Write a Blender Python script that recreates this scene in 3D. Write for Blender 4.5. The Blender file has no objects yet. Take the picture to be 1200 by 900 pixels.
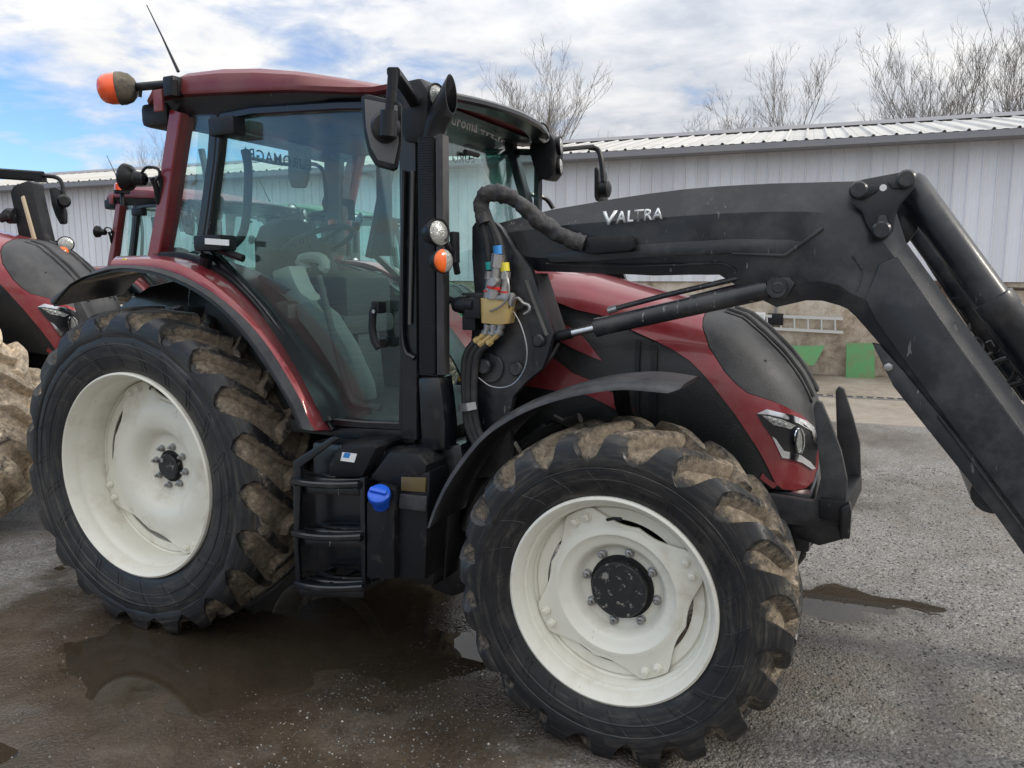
import bpy, bmesh, math, random
import numpy as np
from mathutils import Vector, Matrix, noise
from mathutils.geometry import delaunay_2d_cdt
random.seed(7); rng = np.random.default_rng(7)
D = bpy.data; S = bpy.context.scene; COL = S.collection
PI = math.pi

# ------------------------------------------------------------------ camera
CAM = Vector((3.2243, -3.4444, 1.7491)); YAW = -0.4395; PITCH = 0.1419; ROLL = -0.0015; FPX = 908.4
FWD = Vector((math.sin(YAW)*math.cos(PITCH), math.cos(YAW)*math.cos(PITCH), -math.sin(PITCH)))
RGT = Vector((math.cos(YAW), -math.sin(YAW), 0)); UPV = RGT.cross(FWD)
R2 = RGT*math.cos(ROLL) + UPV*math.sin(ROLL); U2 = UPV*math.cos(ROLL) - RGT*math.sin(ROLL)
cam = D.cameras.new('camera'); cam.sensor_width = 36; cam.lens = 36*FPX/1200; cam.clip_end = 3000; cam.clip_start = 0.05
camo = D.objects.new('camera', cam); COL.objects.link(camo); S.camera = camo
m = Matrix((R2, U2, -FWD)).transposed().to_4x4(); m.translation = CAM; camo.matrix_world = m

def ray(px, py): return FWD + R2*((px-600)/FPX) - U2*((py-450)/FPX)
def at(px, py, y):                       # point of the plane y = const that the photograph shows at a pixel
    d = ray(px, py); return CAM + d*((y-CAM.y)/d.y)
def gr(px, py, z=0.0):
    d = ray(px, py); return CAM + d*((z-CAM.z)/d.z)
def dep(px, py, k): return CAM + ray(px, py)*k
def atx(px, py, f):                      # point of the surface x = f(y, z)
    d = ray(px, py); k = 2.0
    while k < 7 and (CAM+d*k).x > f((CAM+d*k).y, (CAM+d*k).z): k += .02
    lo, hi = k-.02, k
    for _ in range(20):
        k = (lo+hi)/2; p = CAM+d*k
        if p.x > f(p.y, p.z): lo = k
        else: hi = k
    return CAM+d*k

# ------------------------------------------------------------------ light
S.view_settings.view_transform = 'Standard'; S.view_settings.look = 'None'; S.view_settings.gamma = 1
S.view_settings.exposure = 1.05
SUN_EL = math.radians(32); SUN_AZ = math.radians(82)      # azimuth from +Y towards +X
sd = Vector((math.sin(SUN_AZ)*math.cos(SUN_EL), math.cos(SUN_AZ)*math.cos(SUN_EL), math.sin(SUN_EL)))
sl = D.lights.new('sun', 'SUN'); sl.energy = 1.1; sl.angle = math.radians(12); sl.color = (1, .93, .82)
so = D.objects.new('sun', sl); COL.objects.link(so); so.rotation_euler = sd.to_track_quat('Z', 'Y').to_euler()

W = D.worlds.new('World'); S.world = W; W.use_nodes = True
nt = W.node_tree; nt.nodes.clear()
def N(t, **k):
    n = nt.nodes.new(t)
    for a, b in k.items(): setattr(n, a, b)
    return n
def L(a, b): nt.links.new(a, b)
out = N('ShaderNodeOutputWorld'); bg = N('ShaderNodeBackground'); bg.inputs[1].default_value = 0.1; L(bg.outputs[0], out.inputs[0])
sky = N('ShaderNodeTexSky', sky_type='NISHITA', sun_disc=False, sun_elevation=SUN_EL, sun_rotation=SUN_AZ)
sky.air_density = 1.0; sky.dust_density = 0.6; sky.ozone_density = 2.0
tc = N('ShaderNodeTexCoord'); sep = N('ShaderNodeSeparateXYZ'); L(tc.outputs['Generated'], sep.inputs[0])
def math_(op, a, b=None, clamp=False):
    n = N('ShaderNodeMath', operation=op, use_clamp=clamp)
    for i, v in enumerate((a, b)):
        if v is None: continue
        if isinstance(v, (int, float)): n.inputs[i].default_value = v
        else: L(v, n.inputs[i])
    return n.outputs[0]
zz = math_('ADD', math_('MAXIMUM', sep.outputs[2], 0.0), 0.16)
cu = math_('DIVIDE', sep.outputs[0], zz); cv = math_('DIVIDE', sep.outputs[1], zz)
cmb = N('ShaderNodeCombineXYZ'); L(cu, cmb.inputs[0]); L(cv, cmb.inputs[1]); cmb.inputs[2].default_value = 3.7
def noise_(scale, detail, rough, vec, dist=0.0):
    n = N('ShaderNodeTexNoise'); n.inputs['Scale'].default_value = scale; n.inputs['Detail'].default_value = detail
    n.inputs['Roughness'].default_value = rough; n.inputs['Distortion'].default_value = dist; L(vec, n.inputs['Vector']); return n.outputs['Fac']
def ramp_(v, stops):
    n = N('ShaderNodeValToRGB'); e = n.color_ramp.elements
    while len(e) < len(stops): e.new(0.5)
    for q, (p, c) in zip(e, stops): q.position = p; q.color = (*c, 1) if len(c) == 3 else c
    L(v, n.inputs[0]); return n.outputs[0]
n1 = noise_(1.15, 8, .56, cmb.outputs[0], .35); n2 = noise_(3.9, 7, .58, cmb.outputs[0], .25)
dsun = N('ShaderNodeVectorMath', operation='DOT_PRODUCT'); L(tc.outputs['Generated'], dsun.inputs[0]); dsun.inputs[1].default_value = sd
side = math_('MULTIPLY', math_('ADD', dsun.outputs['Value'], .14), .44)      # cloud is thicker towards the veiled sun
cov = math_('ADD', math_('ADD', math_('MULTIPLY', n1, .62), math_('MULTIPLY', n2, .38)), side)
mask = ramp_(cov, [(.30, (0, 0, 0)), (.46, (1, 1, 1))])
shade = ramp_(math_('ADD', math_('MULTIPLY', n2, .6), math_('MULTIPLY', n1, .4)), [(.36, (1.95, 2.1, 2.38)), (.5, (2.75, 2.82, 2.95)), (.62, (3.4, 3.36, 3.3))])
cie = math_('ADD', 1.0, math_('MULTIPLY', math_('MAXIMUM', sep.outputs[2], 0.0), 2.0))     # overcast cloud brightens towards the zenith
shv = N('ShaderNodeVectorMath', operation='SCALE'); L(shade, shv.inputs[0]); L(cie, shv.inputs['Scale']); shade = shv.outputs[0]
gl = math_('MULTIPLY', math_('POWER', math_('MAXIMUM', dsun.outputs['Value'], 0.0), 6.0), 1.1)
glc = N('ShaderNodeMix', data_type='RGBA', blend_type='ADD'); glc.inputs[0].default_value = 1.0
L(shade, glc.inputs[6]); gcol = N('ShaderNodeMix', data_type='RGBA'); L(gl, gcol.inputs[0]); gcol.inputs[6].default_value = (0, 0, 0, 1); gcol.inputs[7].default_value = (.9, .8, .62, 1)
gcol.clamp_factor = False; L(gcol.outputs[2], glc.inputs[7])
mx = N('ShaderNodeMix', data_type='RGBA'); L(mask, mx.inputs[0]); L(glc.outputs[2], mx.inputs[7])
skb = N('ShaderNodeMix', data_type='RGBA', blend_type='MULTIPLY'); skb.inputs[0].default_value = 1; L(sky.outputs[0], skb.inputs[6]); skb.inputs[7].default_value = (.56, .70, .90, 1)
L(skb.outputs[2], mx.inputs[6]); L(mx.outputs[2], bg.inputs[0])

# ------------------------------------------------------------------ materials
MATS = {}
def pm(name, col, rough=.5, metal=0., coat=0., dust=None, bump=None, spec=.5, emit=None, specks=None):
    """Principled with optional dust patches (colour, low, high, scale[, roughness]) and fine bump (scale, strength)."""
    global nt
    M = D.materials.new(name); M.use_nodes = True; nt = M.node_tree
    b = nt.nodes['Principled BSDF']
    b.inputs['Base Color'].default_value = (*col, 1); b.inputs['Roughness'].default_value = rough; b.inputs['Metallic'].default_value = metal
    b.inputs['Coat Weight'].default_value = coat; b.inputs['Coat Roughness'].default_value = .08; b.inputs['Specular IOR Level'].default_value = spec
    t = N('ShaderNodeTexCoord')
    if dust:
        dc, lo, hi, sc = dust[:4]; dr = dust[4] if len(dust) > 4 else .85
        f = noise_(sc, 8, .68, t.outputs['Object']); f = ramp_(f, [(lo, (0, 0, 0)), (hi, (1, 1, 1))])
        a = N('ShaderNodeMix', data_type='RGBA'); L(f, a.inputs[0]); a.inputs[6].default_value = (*col, 1); a.inputs[7].default_value = (*dc, 1)
        L(a.outputs[2], b.inputs['Base Color'])
        r = N('ShaderNodeMix', data_type='FLOAT'); L(f, r.inputs[0]); r.inputs[2].default_value = rough; r.inputs[3].default_value = dr
        L(r.outputs[0], b.inputs['Roughness'])
        if metal: 
            q = N('ShaderNodeMix', data_type='FLOAT'); L(f, q.inputs[0]); q.inputs[2].default_value = metal; q.inputs[3].default_value = 0; L(q.outputs[0], b.inputs['Metallic'])
    if specks:
        mpn = N('ShaderNodeMapping'); mpn.inputs['Scale'].default_value = (1, 1, .22); mpn.inputs['Rotation'].default_value = (.3, .5, .2); L(t.outputs['Object'], mpn.inputs[0])
        f1 = ramp_(noise_(specks[1], 3, .6, mpn.outputs[0]), [(specks[2], (0, 0, 0)), (specks[2]+.03, (1, 1, 1))]); f2 = ramp_(noise_(3.1, 3, .5, t.outputs['Object']), [(.42, (.0, .0, .0)), (.62, (.8, .8, .8))])
        src = b.inputs['Base Color'].links[0].from_socket if b.inputs['Base Color'].links else None
        a = N('ShaderNodeMix', data_type='RGBA'); L(math_('MULTIPLY', f1, f2), a.inputs[0]); a.inputs[7].default_value = (*specks[0], 1)
        if src: L(src, a.inputs[6])
        else: a.inputs[6].default_value = (*col, 1)
        L(a.outputs[2], b.inputs['Base Color'])
    if bump:
        bn = N('ShaderNodeBump'); bn.inputs['Strength'].default_value = bump[1]; bn.inputs['Distance'].default_value = .01
        L(noise_(bump[0], 5, .6, t.outputs['Object']), bn.inputs['Height']); L(bn.outputs[0], b.inputs['Normal'])
    if emit: b.inputs['Emission Color'].default_value = (*emit[0], 1); b.inputs['Emission Strength'].default_value = emit[1]
    MATS[name] = M; return M

RED = pm('red_paint', (.235, .018, .027), .32, .35, .7, ((.24, .10, .09), .42, .95, 4.2, .7), None)
DRED = pm('dusty_red_paint', (.23, .02, .03), .4, .1, .3, ((.27, .17, .14), .40, .80, 7, .8))
ROOFRED = pm('roof_red_paint', (.18, .026, .031), .42, .1, .2, ((.22, .1, .09), .40, .90, 5, .8))
BLK = pm('black_paint', (.005, .006, .0085), .30, 0, .25, ((.06, .055, .05), .56, .95, 6, .8), (40, .04), specks=((.30, .28, .25), 42, .69))
ARM = pm('loader_black_paint', (.009, .0115, .0165), .36, 0, .2, ((.11, .105, .10), .47, .95, 5, .85), (60, .05), specks=((.26, .25, .24), 48, .665))
PLA = pm('black_plastic', (.009, .0097, .012), .42, 0, 0, ((.09, .08, .07), .56, .95, 9, .9), (90, .10), .33, specks=((.24, .22, .19), 50, .70))
DUSTB = pm('dusty_black_plastic', (.024, .025, .028), .5, 0, 0, ((.12, .12, .12), .42, .85, 4, .9), (120, .15))
GRY = pm('grey_plastic', (.12, .117, .115), .6, 0, 0, ((.15, .145, .135), .45, .9, 8, .9), (120, .1))
GRILL = pm('grille_black', (.008, .009, .010), .38, 0, .1, ((.05, .05, .05), .55, .95, 6, .8), (160, .2))
CREAM = pm('cream_wheel_paint', (.75, .735, .64), .38, 0, .15, ((.40, .33, .23), .52, .95, 5, .7), (30, .02), specks=((.30, .22, .14), 30, .71))
CHROME = pm('chrome', (.75, .77, .8), .12, 1)
STEEL = pm('steel', (.42, .42, .42), .35, .9, 0, ((.16, .13, .1), .5, .9, 25))
TAN = pm('yellow_zinc_block', (.55, .40, .17), .42, .3, 0, ((.35, .26, .13), .5, .9, 20))
ORG = pm('orange_lens', (.75, .12, .01), .18, 0, .5)
BEACON = pm('beacon_lens', (.85, .10, .02), .2, 0, .5)
BEACONG = pm('beacon_base', (.15, .12, .08), .6, 0, 0, ((.03, .03, .03), .38, .62, 9))
LENS = pm('clear_lamp_lens', (.40, .41, .39), .15, .45, 1.0, ((.22, .22, .21), .45, .6, 40, .3), (90, .5))
WHITE = pm('white_print', (.8, .8, .8), .5)
BLUE = pm('blue_cap_plastic', (.01, .10, .62), .35, 0, .2)
BLUP = pm('blue_print', (.03, .22, .55), .5)
REFL = pm('dull_reflector', (.12, .085, .03), .3, 0, .4)
HOSE = pm('rubber_hose', (.018, .018, .019), .5, 0, 0, ((.08, .075, .07), .5, .9, 18, .8), (80, .2))
SLEEVE = pm('hose_sleeve', (.022, .021, .022), .5, 0, 0, ((.075, .07, .065), .45, .85, 25, .8), (70, .5))
INTER = pm('cab_trim_grey', (.20, .225, .215), .6, 0, 0, None, (120, .1))
INTP = pm('cab_panel_green_grey', (.085, .105, .10), .6, 0, 0, None, (120, .1))
INTD = pm('cab_trim_dark', (.026, .03, .03), .6, 0, 0, None, (120, .1))
SEATM = pm('seat_fabric', (.04, .042, .045), .85, 0, 0, None, (160, .3))
YEL = pm('yellow_paint', (.80, .50, .03), .45, 0, .2, ((.45, .3, .08), .5, .9, 8))
YLENS = pm('yellow_marker', (.75, .55, .03), .35, 0, .3)
GREENP = pm('green_paint', (.02, .13, .035), .4, 0, .3, ((.06, .11, .05), .5, .9, 6))
GREENPAN = pm('green_sheet_metal', (.085, .28, .095), .55, 0, .1, ((.20, .19, .09), .46, .72, 6), None)
TEALCAP = pm('teal_cap', (.02, .35, .33), .4); YCAP = pm('yellow_cap', (.7, .6, .05), .4); REDRING = pm('red_ring', (.6, .02, .02), .4)
BADGE = pm('silver_badge', (.72, .74, .75), .32, .45)
GUTM = pm('gutter_grey', (.20, .20, .22), .5, 0, 0, ((.28, .27, .26), .4, .9, 2))
CLAD = pm('white_cladding', (.76, .775, .82), .5, 0, .05, ((.64, .65, .67), .45, .9, .7), None)
ROOFM = pm('roof_sheet', (.50, .49, .465), .5, 0, 0, ((.36, .345, .32), .45, .85, 1.4), None)
LADM = pm('ladder_aluminium', (.68, .68, .66), .4, .5)
BLUEP = pm('blue_painted_pole', (.03, .11, .35), .5)
BARK = pm('bark', (.16, .135, .115), .9, 0, 0, ((.20, .17, .15), .4, .8, 3))
STICK = pm('dead_wood', (.07, .05, .035), .9)
LEAF = pm('straw_litter', (.42, .35, .24), .9)
GAPBLK = pm('gap_shade_black', (.012, .012, .012), .8)  # near-black standing in for the shade inside narrow gaps

def glass_mat(name, tint, dustf, dcol):
    global nt
    M = D.materials.new(name); M.use_nodes = True; nt = M.node_tree; nt.nodes.clear()
    o = N('ShaderNodeOutputMaterial'); tr = N('ShaderNodeBsdfTransparent'); tr.inputs[0].default_value = (*tint, 1)
    g = N('ShaderNodeBsdfGlossy'); g.inputs['Roughness'].default_value = .01
    fr = N('ShaderNodeFresnel'); ge = N('ShaderNodeNewGeometry'); L(math_('SUBTRACT', 1.5, math_('MULTIPLY', ge.outputs['Backfacing'], 1.5-1/1.5)), fr.inputs[0])
    f2 = math_('MULTIPLY', fr.outputs[0], 1.25, True)
    a = N('ShaderNodeMixShader'); L(f2, a.inputs[0]); L(tr.outputs[0], a.inputs[1]); L(g.outputs[0], a.inputs[2])
    df = N('ShaderNodeBsdfDiffuse'); df.inputs[0].default_value = (*dcol, 1)
    t = N('ShaderNodeTexCoord'); nn = noise_(3.2, 8, .65, t.outputs['Object']); nn2 = noise_(220, 2, .5, t.outputs['Object'])
    drops = ramp_(nn2, [(.70, (0, 0, 0)), (.74, (1, 1, 1))])
    dd = math_('ADD', math_('MULTIPLY', ramp_(nn, [(.3, (.35, .35, .35)), (.8, (1, 1, 1))]), dustf), math_('MULTIPLY', math_('MULTIPLY', drops, ramp_(nn, [(.5, (0, 0, 0)), (.65, (1, 1, 1))])), .25), True)
    b = N('ShaderNodeMixShader'); L(dd, b.inputs[0]); L(a.outputs[0], b.inputs[1]); L(df.outputs[0], b.inputs[2]); L(b.outputs[0], o.inputs[0])
    MATS[name] = M; return M
GLASS = glass_mat('tinted_cab_glass', (.865, .962, .95), .026, (.55, .70, .70))

def tyre_mat(name, mudmul, mudbase, k=1.0):
    global nt
    M = D.materials.new(name); M.use_nodes = True; nt = M.node_tree; b = nt.nodes['Principled BSDF']
    t = N('ShaderNodeTexCoord'); a = N('ShaderNodeAttribute', attribute_name='mud')
    big = noise_(5.5, 9, .7, t.outputs['Object'], .4); fine = noise_(38, 8, .75, t.outputs['Object'])
    sx = N('ShaderNodeSeparateXYZ'); L(t.outputs['Object'], sx.inputs[0]); ang = math_('ARCTAN2', sx.outputs[0], sx.outputs[2])
    rad = math_('POWER', math_('ADD', math_('MULTIPLY', sx.outputs[0], sx.outputs[0]), math_('MULTIPLY', sx.outputs[2], sx.outputs[2])), .5)
    pc = N('ShaderNodeCombineXYZ'); L(math_('MULTIPLY', ang, 1.6), pc.inputs[0]); L(math_('MULTIPLY', rad, 26), pc.inputs[1]); L(sx.outputs[1], pc.inputs[2]); strk = noise_(1.6, 7, .7, pc.outputs[0], .6)
    f = math_('ADD', math_('MULTIPLY', a.outputs['Fac'], mudmul), math_('MULTIPLY', math_('SUBTRACT', big, .5), 1.6))
    f = math_('ADD', f, math_('MULTIPLY', math_('SUBTRACT', fine, .5), 1.1)); f = math_('ADD', f, mudbase)
    fac = ramp_(f, [(.38, (0, 0, 0)), (.74, (1, 1, 1))])
    mud = ramp_(math_('ADD', math_('MULTIPLY', fine, .6), math_('MULTIPLY', big, .4)), [(.32, (.055*k, .044*k, .032*k)), (.46, (.14*k, .113*k, .082*k)), (.56, (.24*k, .195*k, .142*k)), (.67, (.47*k, .40*k, .30*k))])
    rub = ramp_(math_('ADD', math_('MULTIPLY', strk, .65), math_('MULTIPLY', big, .35)), [(.36, (.007, .008, .010)), (.48, (.012, .0125, .0145)), (.56, (.034, .032, .029)), (.67, (.10, .09, .075))])
    mm = N('ShaderNodeMix', data_type='RGBA'); L(fac, mm.inputs[0]); L(rub, mm.inputs[6]); L(mud, mm.inputs[7]); L(mm.outputs[2], b.inputs['Base Color'])
    r = N('ShaderNodeMix', data_type='FLOAT'); L(fac, r.inputs[0]); r.inputs[2].default_value = .42; r.inputs[3].default_value = .95; L(r.outputs[0], b.inputs['Roughness'])
    bn = N('ShaderNodeBump'); bn.inputs['Strength'].default_value = .6; bn.inputs['Distance'].default_value = .012
    L(math_('ADD', math_('MULTIPLY', fine, math_('ADD', math_('MULTIPLY', fac, .9), .08)), math_('MULTIPLY', fac, .25)), bn.inputs['Height']); L(bn.outputs[0], b.inputs['Normal'])
    MATS[name] = M; return M
TYRE = tyre_mat('muddy_tyre_rubber', 1.0, -.12)
TYREM = tyre_mat('mud_caked_tyre_rubber', 1.2, .66, 3.1)

# ------------------------------------------------------------------ mesh helpers
class MB:
    def __init__(s): s.v = []; s.f = []; s.a = None
    def add(s, vs, fs):
        o = len(s.v); s.v += [Vector(v) for v in vs]; s.f += [tuple(i+o for i in f) for f in fs]; return s
    def box(s, a, b, bev=0.0):
        a = Vector(a); b = Vector(b); c = (a+b)/2; h = (b-a)/2
        return s.obox(c, Vector((abs(h.x), 0, 0)), Vector((0, abs(h.y), 0)), Vector((0, 0, abs(h.z))), bev)
    def obox(s, c, ax, ay, az, bev=0.0):
        c = Vector(c); ax = Vector(ax); ay = Vector(ay); az = Vector(az)
        vs = [c+ax*i+ay*j+az*k for i in (-1, 1) for j in (-1, 1) for k in (-1, 1)]
        fs = [(0, 1, 3, 2), (4, 6, 7, 5), (0, 4, 5, 1), (2, 3, 7, 6), (0, 2, 6, 4), (1, 5, 7, 3)]
        return s.bev(vs, fs, bev)
    def bev(s, vs, fs, w, seg=2):
        if w <= 0: return s.add(vs, fs)
        bm = bmesh.new(); q = [bm.verts.new(v) for v in vs]
        for f in fs: bm.faces.new([q[i] for i in f])
        bmesh.ops.recalc_face_normals(bm, faces=bm.faces)
        ed = [e for e in bm.edges if len(e.link_faces) == 2 and e.calc_face_angle(0) > .5]
        bmesh.ops.bevel(bm, geom=ed, offset=w, segments=seg, affect='EDGES', profile=.6, clamp_overlap=True)
        bm.verts.index_update(); r = s.add([v.co for v in bm.verts], [[v.index for v in f.verts] for f in bm.faces]); bm.free(); return r
    def prism(s, pts, off, bev=0.0):
        pts = [Vector(p) for p in pts]; off = Vector(off); n = len(pts)
        vs = pts + [p+off for p in pts]
        fs = [tuple(range(n)), tuple(range(2*n-1, n-1, -1))] + [(i, i+n, (i+1) % n + n, (i+1) % n) for i in range(n)]
        return s.bev(vs, fs, bev)
    def pxp(s, px, y0, y1, bev=0.0):      # outline seen at plane y0, thick to y1
        pts = [at(a, b, y0) for a, b in px]; return s.prism(pts, (0, y1-y0, 0), bev)
    def tube(s, path, r, n=10, caps=True, flat=1.0):
        path = [Vector(p) for p in path]; m = len(path); rs = r if isinstance(r, (list, tuple)) else [r]*m
        T = [(path[min(i+1, m-1)]-path[max(i-1, 0)]).normalized() for i in range(m)]
        u = T[0].orthogonal().normalized(); rings = []
        for i in range(m):
            u = (u - T[i]*u.dot(T[i])); u = u.normalized() if u.length > 1e-6 else T[i].orthogonal().normalized()
            w = T[i].cross(u); rings.append([path[i]+(u*math.cos(2*PI*k/n)+w*math.sin(2*PI*k/n)*flat)*rs[i] for k in range(n)])
        return s.loft(rings, True, caps)
    def sweep(s, path, w, d, nrm=(0, 1, 0), bev=0):        # rectangular bar: w in the plane across the path, d along nrm
        path = [Vector(p) for p in path]; nrm = Vector(nrm); m = len(path); rings = []
        for i in range(m):
            t0 = (path[i]-path[i-1]).normalized() if i else None; t1 = (path[i+1]-path[i]).normalized() if i < m-1 else None
            t = ((t0 or t1)+(t1 or t0)).normalized(); x = t.cross(nrm).normalized(); k = 1.0
            if t0 and t1: k = 1/max(.4, math.sqrt(max(.01, (1+t0.dot(t1))/2)))
            nn = x.cross(t).normalized()
            if bev:
                a, b = w/2*k, d/2; e = bev
                rings.append([path[i]+x*p+nn*q for p, q in ((a-e, b), (a, b-e), (a, -b+e), (a-e, -b), (-a+e, -b), (-a, -b+e), (-a, b-e), (-a+e, b))])
            else: rings.append([path[i]+x*p*k+nn*q for p, q in ((w/2, d/2), (w/2, -d/2), (-w/2, -d/2), (-w/2, d/2))])
        return s.loft(rings, True, True)
    def loft(s, rings, closed=True, caps=False):
        n = len(rings[0]); vs = [p for r in rings for p in r]; fs = []
        for i in range(len(rings)-1):
            for k in range(n if closed else n-1):
                a = i*n+k; b = i*n+(k+1) % n; fs.append((a, b, b+n, a+n))
        if caps: fs += [tuple(range(n-1, -1, -1)), tuple(range((len(rings)-1)*n, len(rings)*n))]
        return s.add(vs, fs)
    def lathe(s, prof, o=(0, 0, 0), axis=(0, 1, 0), n=48, caps=False):   # prof: (along axis, radius)
        o = Vector(o); A = Vector(axis).normalized(); u = Vector((0, 0, 1)) if abs(A.z) < .9 else Vector((1, 0, 0))
        u = (u-A*u.dot(A)).normalized(); w = A.cross(u)
        rings = [[o+A*h+(u*math.cos(2*PI*k/n)+w*math.sin(2*PI*k/n))*max(r, 1e-4) for k in range(n)] for h, r in prof]
        return s.loft(rings, True, caps)
    def ball(s, c, r, sc=(1, 1, 1), n=12):
        c = Vector(c); rings = []
        for i in range(n//2+1):
            a = PI*i/(n//2); rings.append([c+Vector((math.sin(a)*math.cos(2*PI*k/n)*sc[0], math.sin(a)*math.sin(2*PI*k/n)*sc[1], math.cos(a)*sc[2]))*max(r, 1e-4) for k in range(n)])
        return s.loft(rings, True, False)
    def build(s, name, mat, parent=None, sm=35, fixn=True):
        me = D.meshes.new(name); me.from_pydata([tuple(v) for v in s.v], [], s.f)
        if fixn:
            bm = bmesh.new(); bm.from_mesh(me); bmesh.ops.remove_doubles(bm, verts=bm.verts, dist=1e-6) if s.a is None else None
            bmesh.ops.recalc_face_normals(bm, faces=bm.faces); bm.to_mesh(me); bm.free()
        if s.a is not None and len(s.a) == len(me.vertices):
            at_ = me.attributes.new('mud', 'FLOAT', 'POINT'); at_.data.foreach_set('value', s.a)
        if sm: me.shade_smooth(); me.set_sharp_from_angle(angle=math.radians(sm))
        me.materials.append(mat)
        return link(name, me, parent)
def link(name, me, parent=None, loc=None):
    o = D.objects.new(name, me); COL.objects.link(o)
    if parent: o.parent = parent
    if loc is not None: o.location = loc
    return o
def tag(o, label=None, cat=None, group=None, kind=None):
    if label: o['label'] = label
    if cat: o['category'] = cat
    if group: o['group'] = group
    if kind: o['kind'] = kind
    return o
def empty(name, loc=(0, 0, 0), parent=None):
    o = D.objects.new(name, None); COL.objects.link(o); o.location = loc; o.empty_display_size = .2
    if parent: o.parent = parent
    return o
def kids(o): return [c for c in D.objects if c.parent == o]
def copy_tree(o, kmap, parent=None, skip=(), swap=None):
    c = o.copy(); COL.objects.link(c); c.parent = parent
    if swap and c.type == 'MESH' and c.data.materials and c.data.materials[0] and c.data.materials[0].name in swap:
        c.material_slots[0].link = 'OBJECT'; c.material_slots[0].material = swap[c.data.materials[0].name]
    for k in kmap.get(o.name, []):
        if k.name.split('.')[0] not in skip: copy_tree(k, kmap, c, skip, swap)
    return c
def resample(pl, n):
    pl = [Vector((*p, 0)) if len(p) == 2 else Vector(p) for p in pl]; d = [0]
    for a, b in zip(pl, pl[1:]): d.append(d[-1]+(b-a).length)
    # smooth (Catmull-Rom) resampling by arc length
    res = []
    for i in range(n):
        t = d[-1]*i/(n-1); k = max(j for j in range(len(d)) if d[j] <= t+1e-9); k = min(k, len(pl)-2)
        f = (t-d[k])/max(1e-9, d[k+1]-d[k]); p0 = pl[max(k-1, 0)]; p1 = pl[k]; p2 = pl[k+1]; p3 = pl[min(k+2, len(pl)-1)]
        res.append(.5*((2*p1)+(p2-p0)*f+(2*p0-5*p1+4*p2-p3)*f*f+(3*p1-p0-3*p2+p3)*f**3))
    return res
def smooth2(pl, n, y): return [at(p.x, p.y, y) for p in resample(pl, n)]
def text(body, corners, thick, name, mat, parent, bold=.012, shear=0):
    """Lettering fitted into four 3-D corners (top left, top right, bottom right, bottom left)."""
    cu = D.curves.new(name, 'FONT'); cu.body = body; cu.offset = bold; cu.shear = shear; cu.resolution_u = 3; cu.space_character = 1.1
    o = D.objects.new(name, cu); COL.objects.link(o); bpy.context.view_layer.update()
    me = D.meshes.new_from_object(o.evaluated_get(bpy.context.evaluated_depsgraph_get())); D.objects.remove(o)
    bm = bmesh.new(); bm.from_mesh(me); bmesh.ops.remove_doubles(bm, verts=bm.verts, dist=1e-5)
    xs = [v.co.x for v in bm.verts]; ys = [v.co.y for v in bm.verts]; x0, x1, y0, y1 = min(xs), max(xs), min(ys), max(ys)
    tl, tr, br, bl = [Vector(c) for c in corners]; nrm = (tr-tl).cross(bl-tl).normalized()
    if nrm.dot(CAM-tl) < 0: nrm = -nrm
    ex = bmesh.ops.extrude_face_region(bm, geom=bm.faces[:]); top = {v for v in ex['geom'] if isinstance(v, bmesh.types.BMVert)}
    for v in bm.verts:
        u = (v.co.x-x0)/(x1-x0); w = (v.co.y-y0)/(y1-y0)
        v.co = (bl.lerp(br, u)).lerp(tl.lerp(tr, u), w) + (nrm*thick if v in top else Vector())
    bmesh.ops.recalc_face_normals(bm, faces=bm.faces); bm.to_mesh(me); bm.free(); me.materials.clear(); me.materials.append(mat)
    return link(name, me, parent)
def bez(pts, n=16): return resample(pts, n)


HUBM = pm('scratched_hub_cap', (.016, .0165, .018), .5, 0, 0, ((.32, .30, .26), .57, .66, 34, .8), (60, .2))

SHIELD = pm('heat_shield_grey', (.040, .039, .040), .5, 0, 0, ((.11, .105, .095), .5, .9, 7, .8), (120, .08))

for q_ in (CLAD, ROOFM):                          # sheets differ a little from one another
    nt = q_.node_tree; b = nt.nodes['Principled BSDF']; oi = N('ShaderNodeObjectInfo'); src = b.inputs['Base Color'].links[0].from_socket
    hs_ = N('ShaderNodeHueSaturation'); L(src, hs_.inputs['Color']); L(math_('ADD', .90, math_('MULTIPLY', oi.outputs['Random'], .16)), hs_.inputs['Value']); L(hs_.outputs[0], b.inputs['Base Color'])
# ------------------------------------------------------------------ the tractor
TR = tag(empty('tractor'), 'dark red tractor with a raised black front loader, nearest and largest in the yard', 'tractor', 'red tractors parked in the yard')

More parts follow.
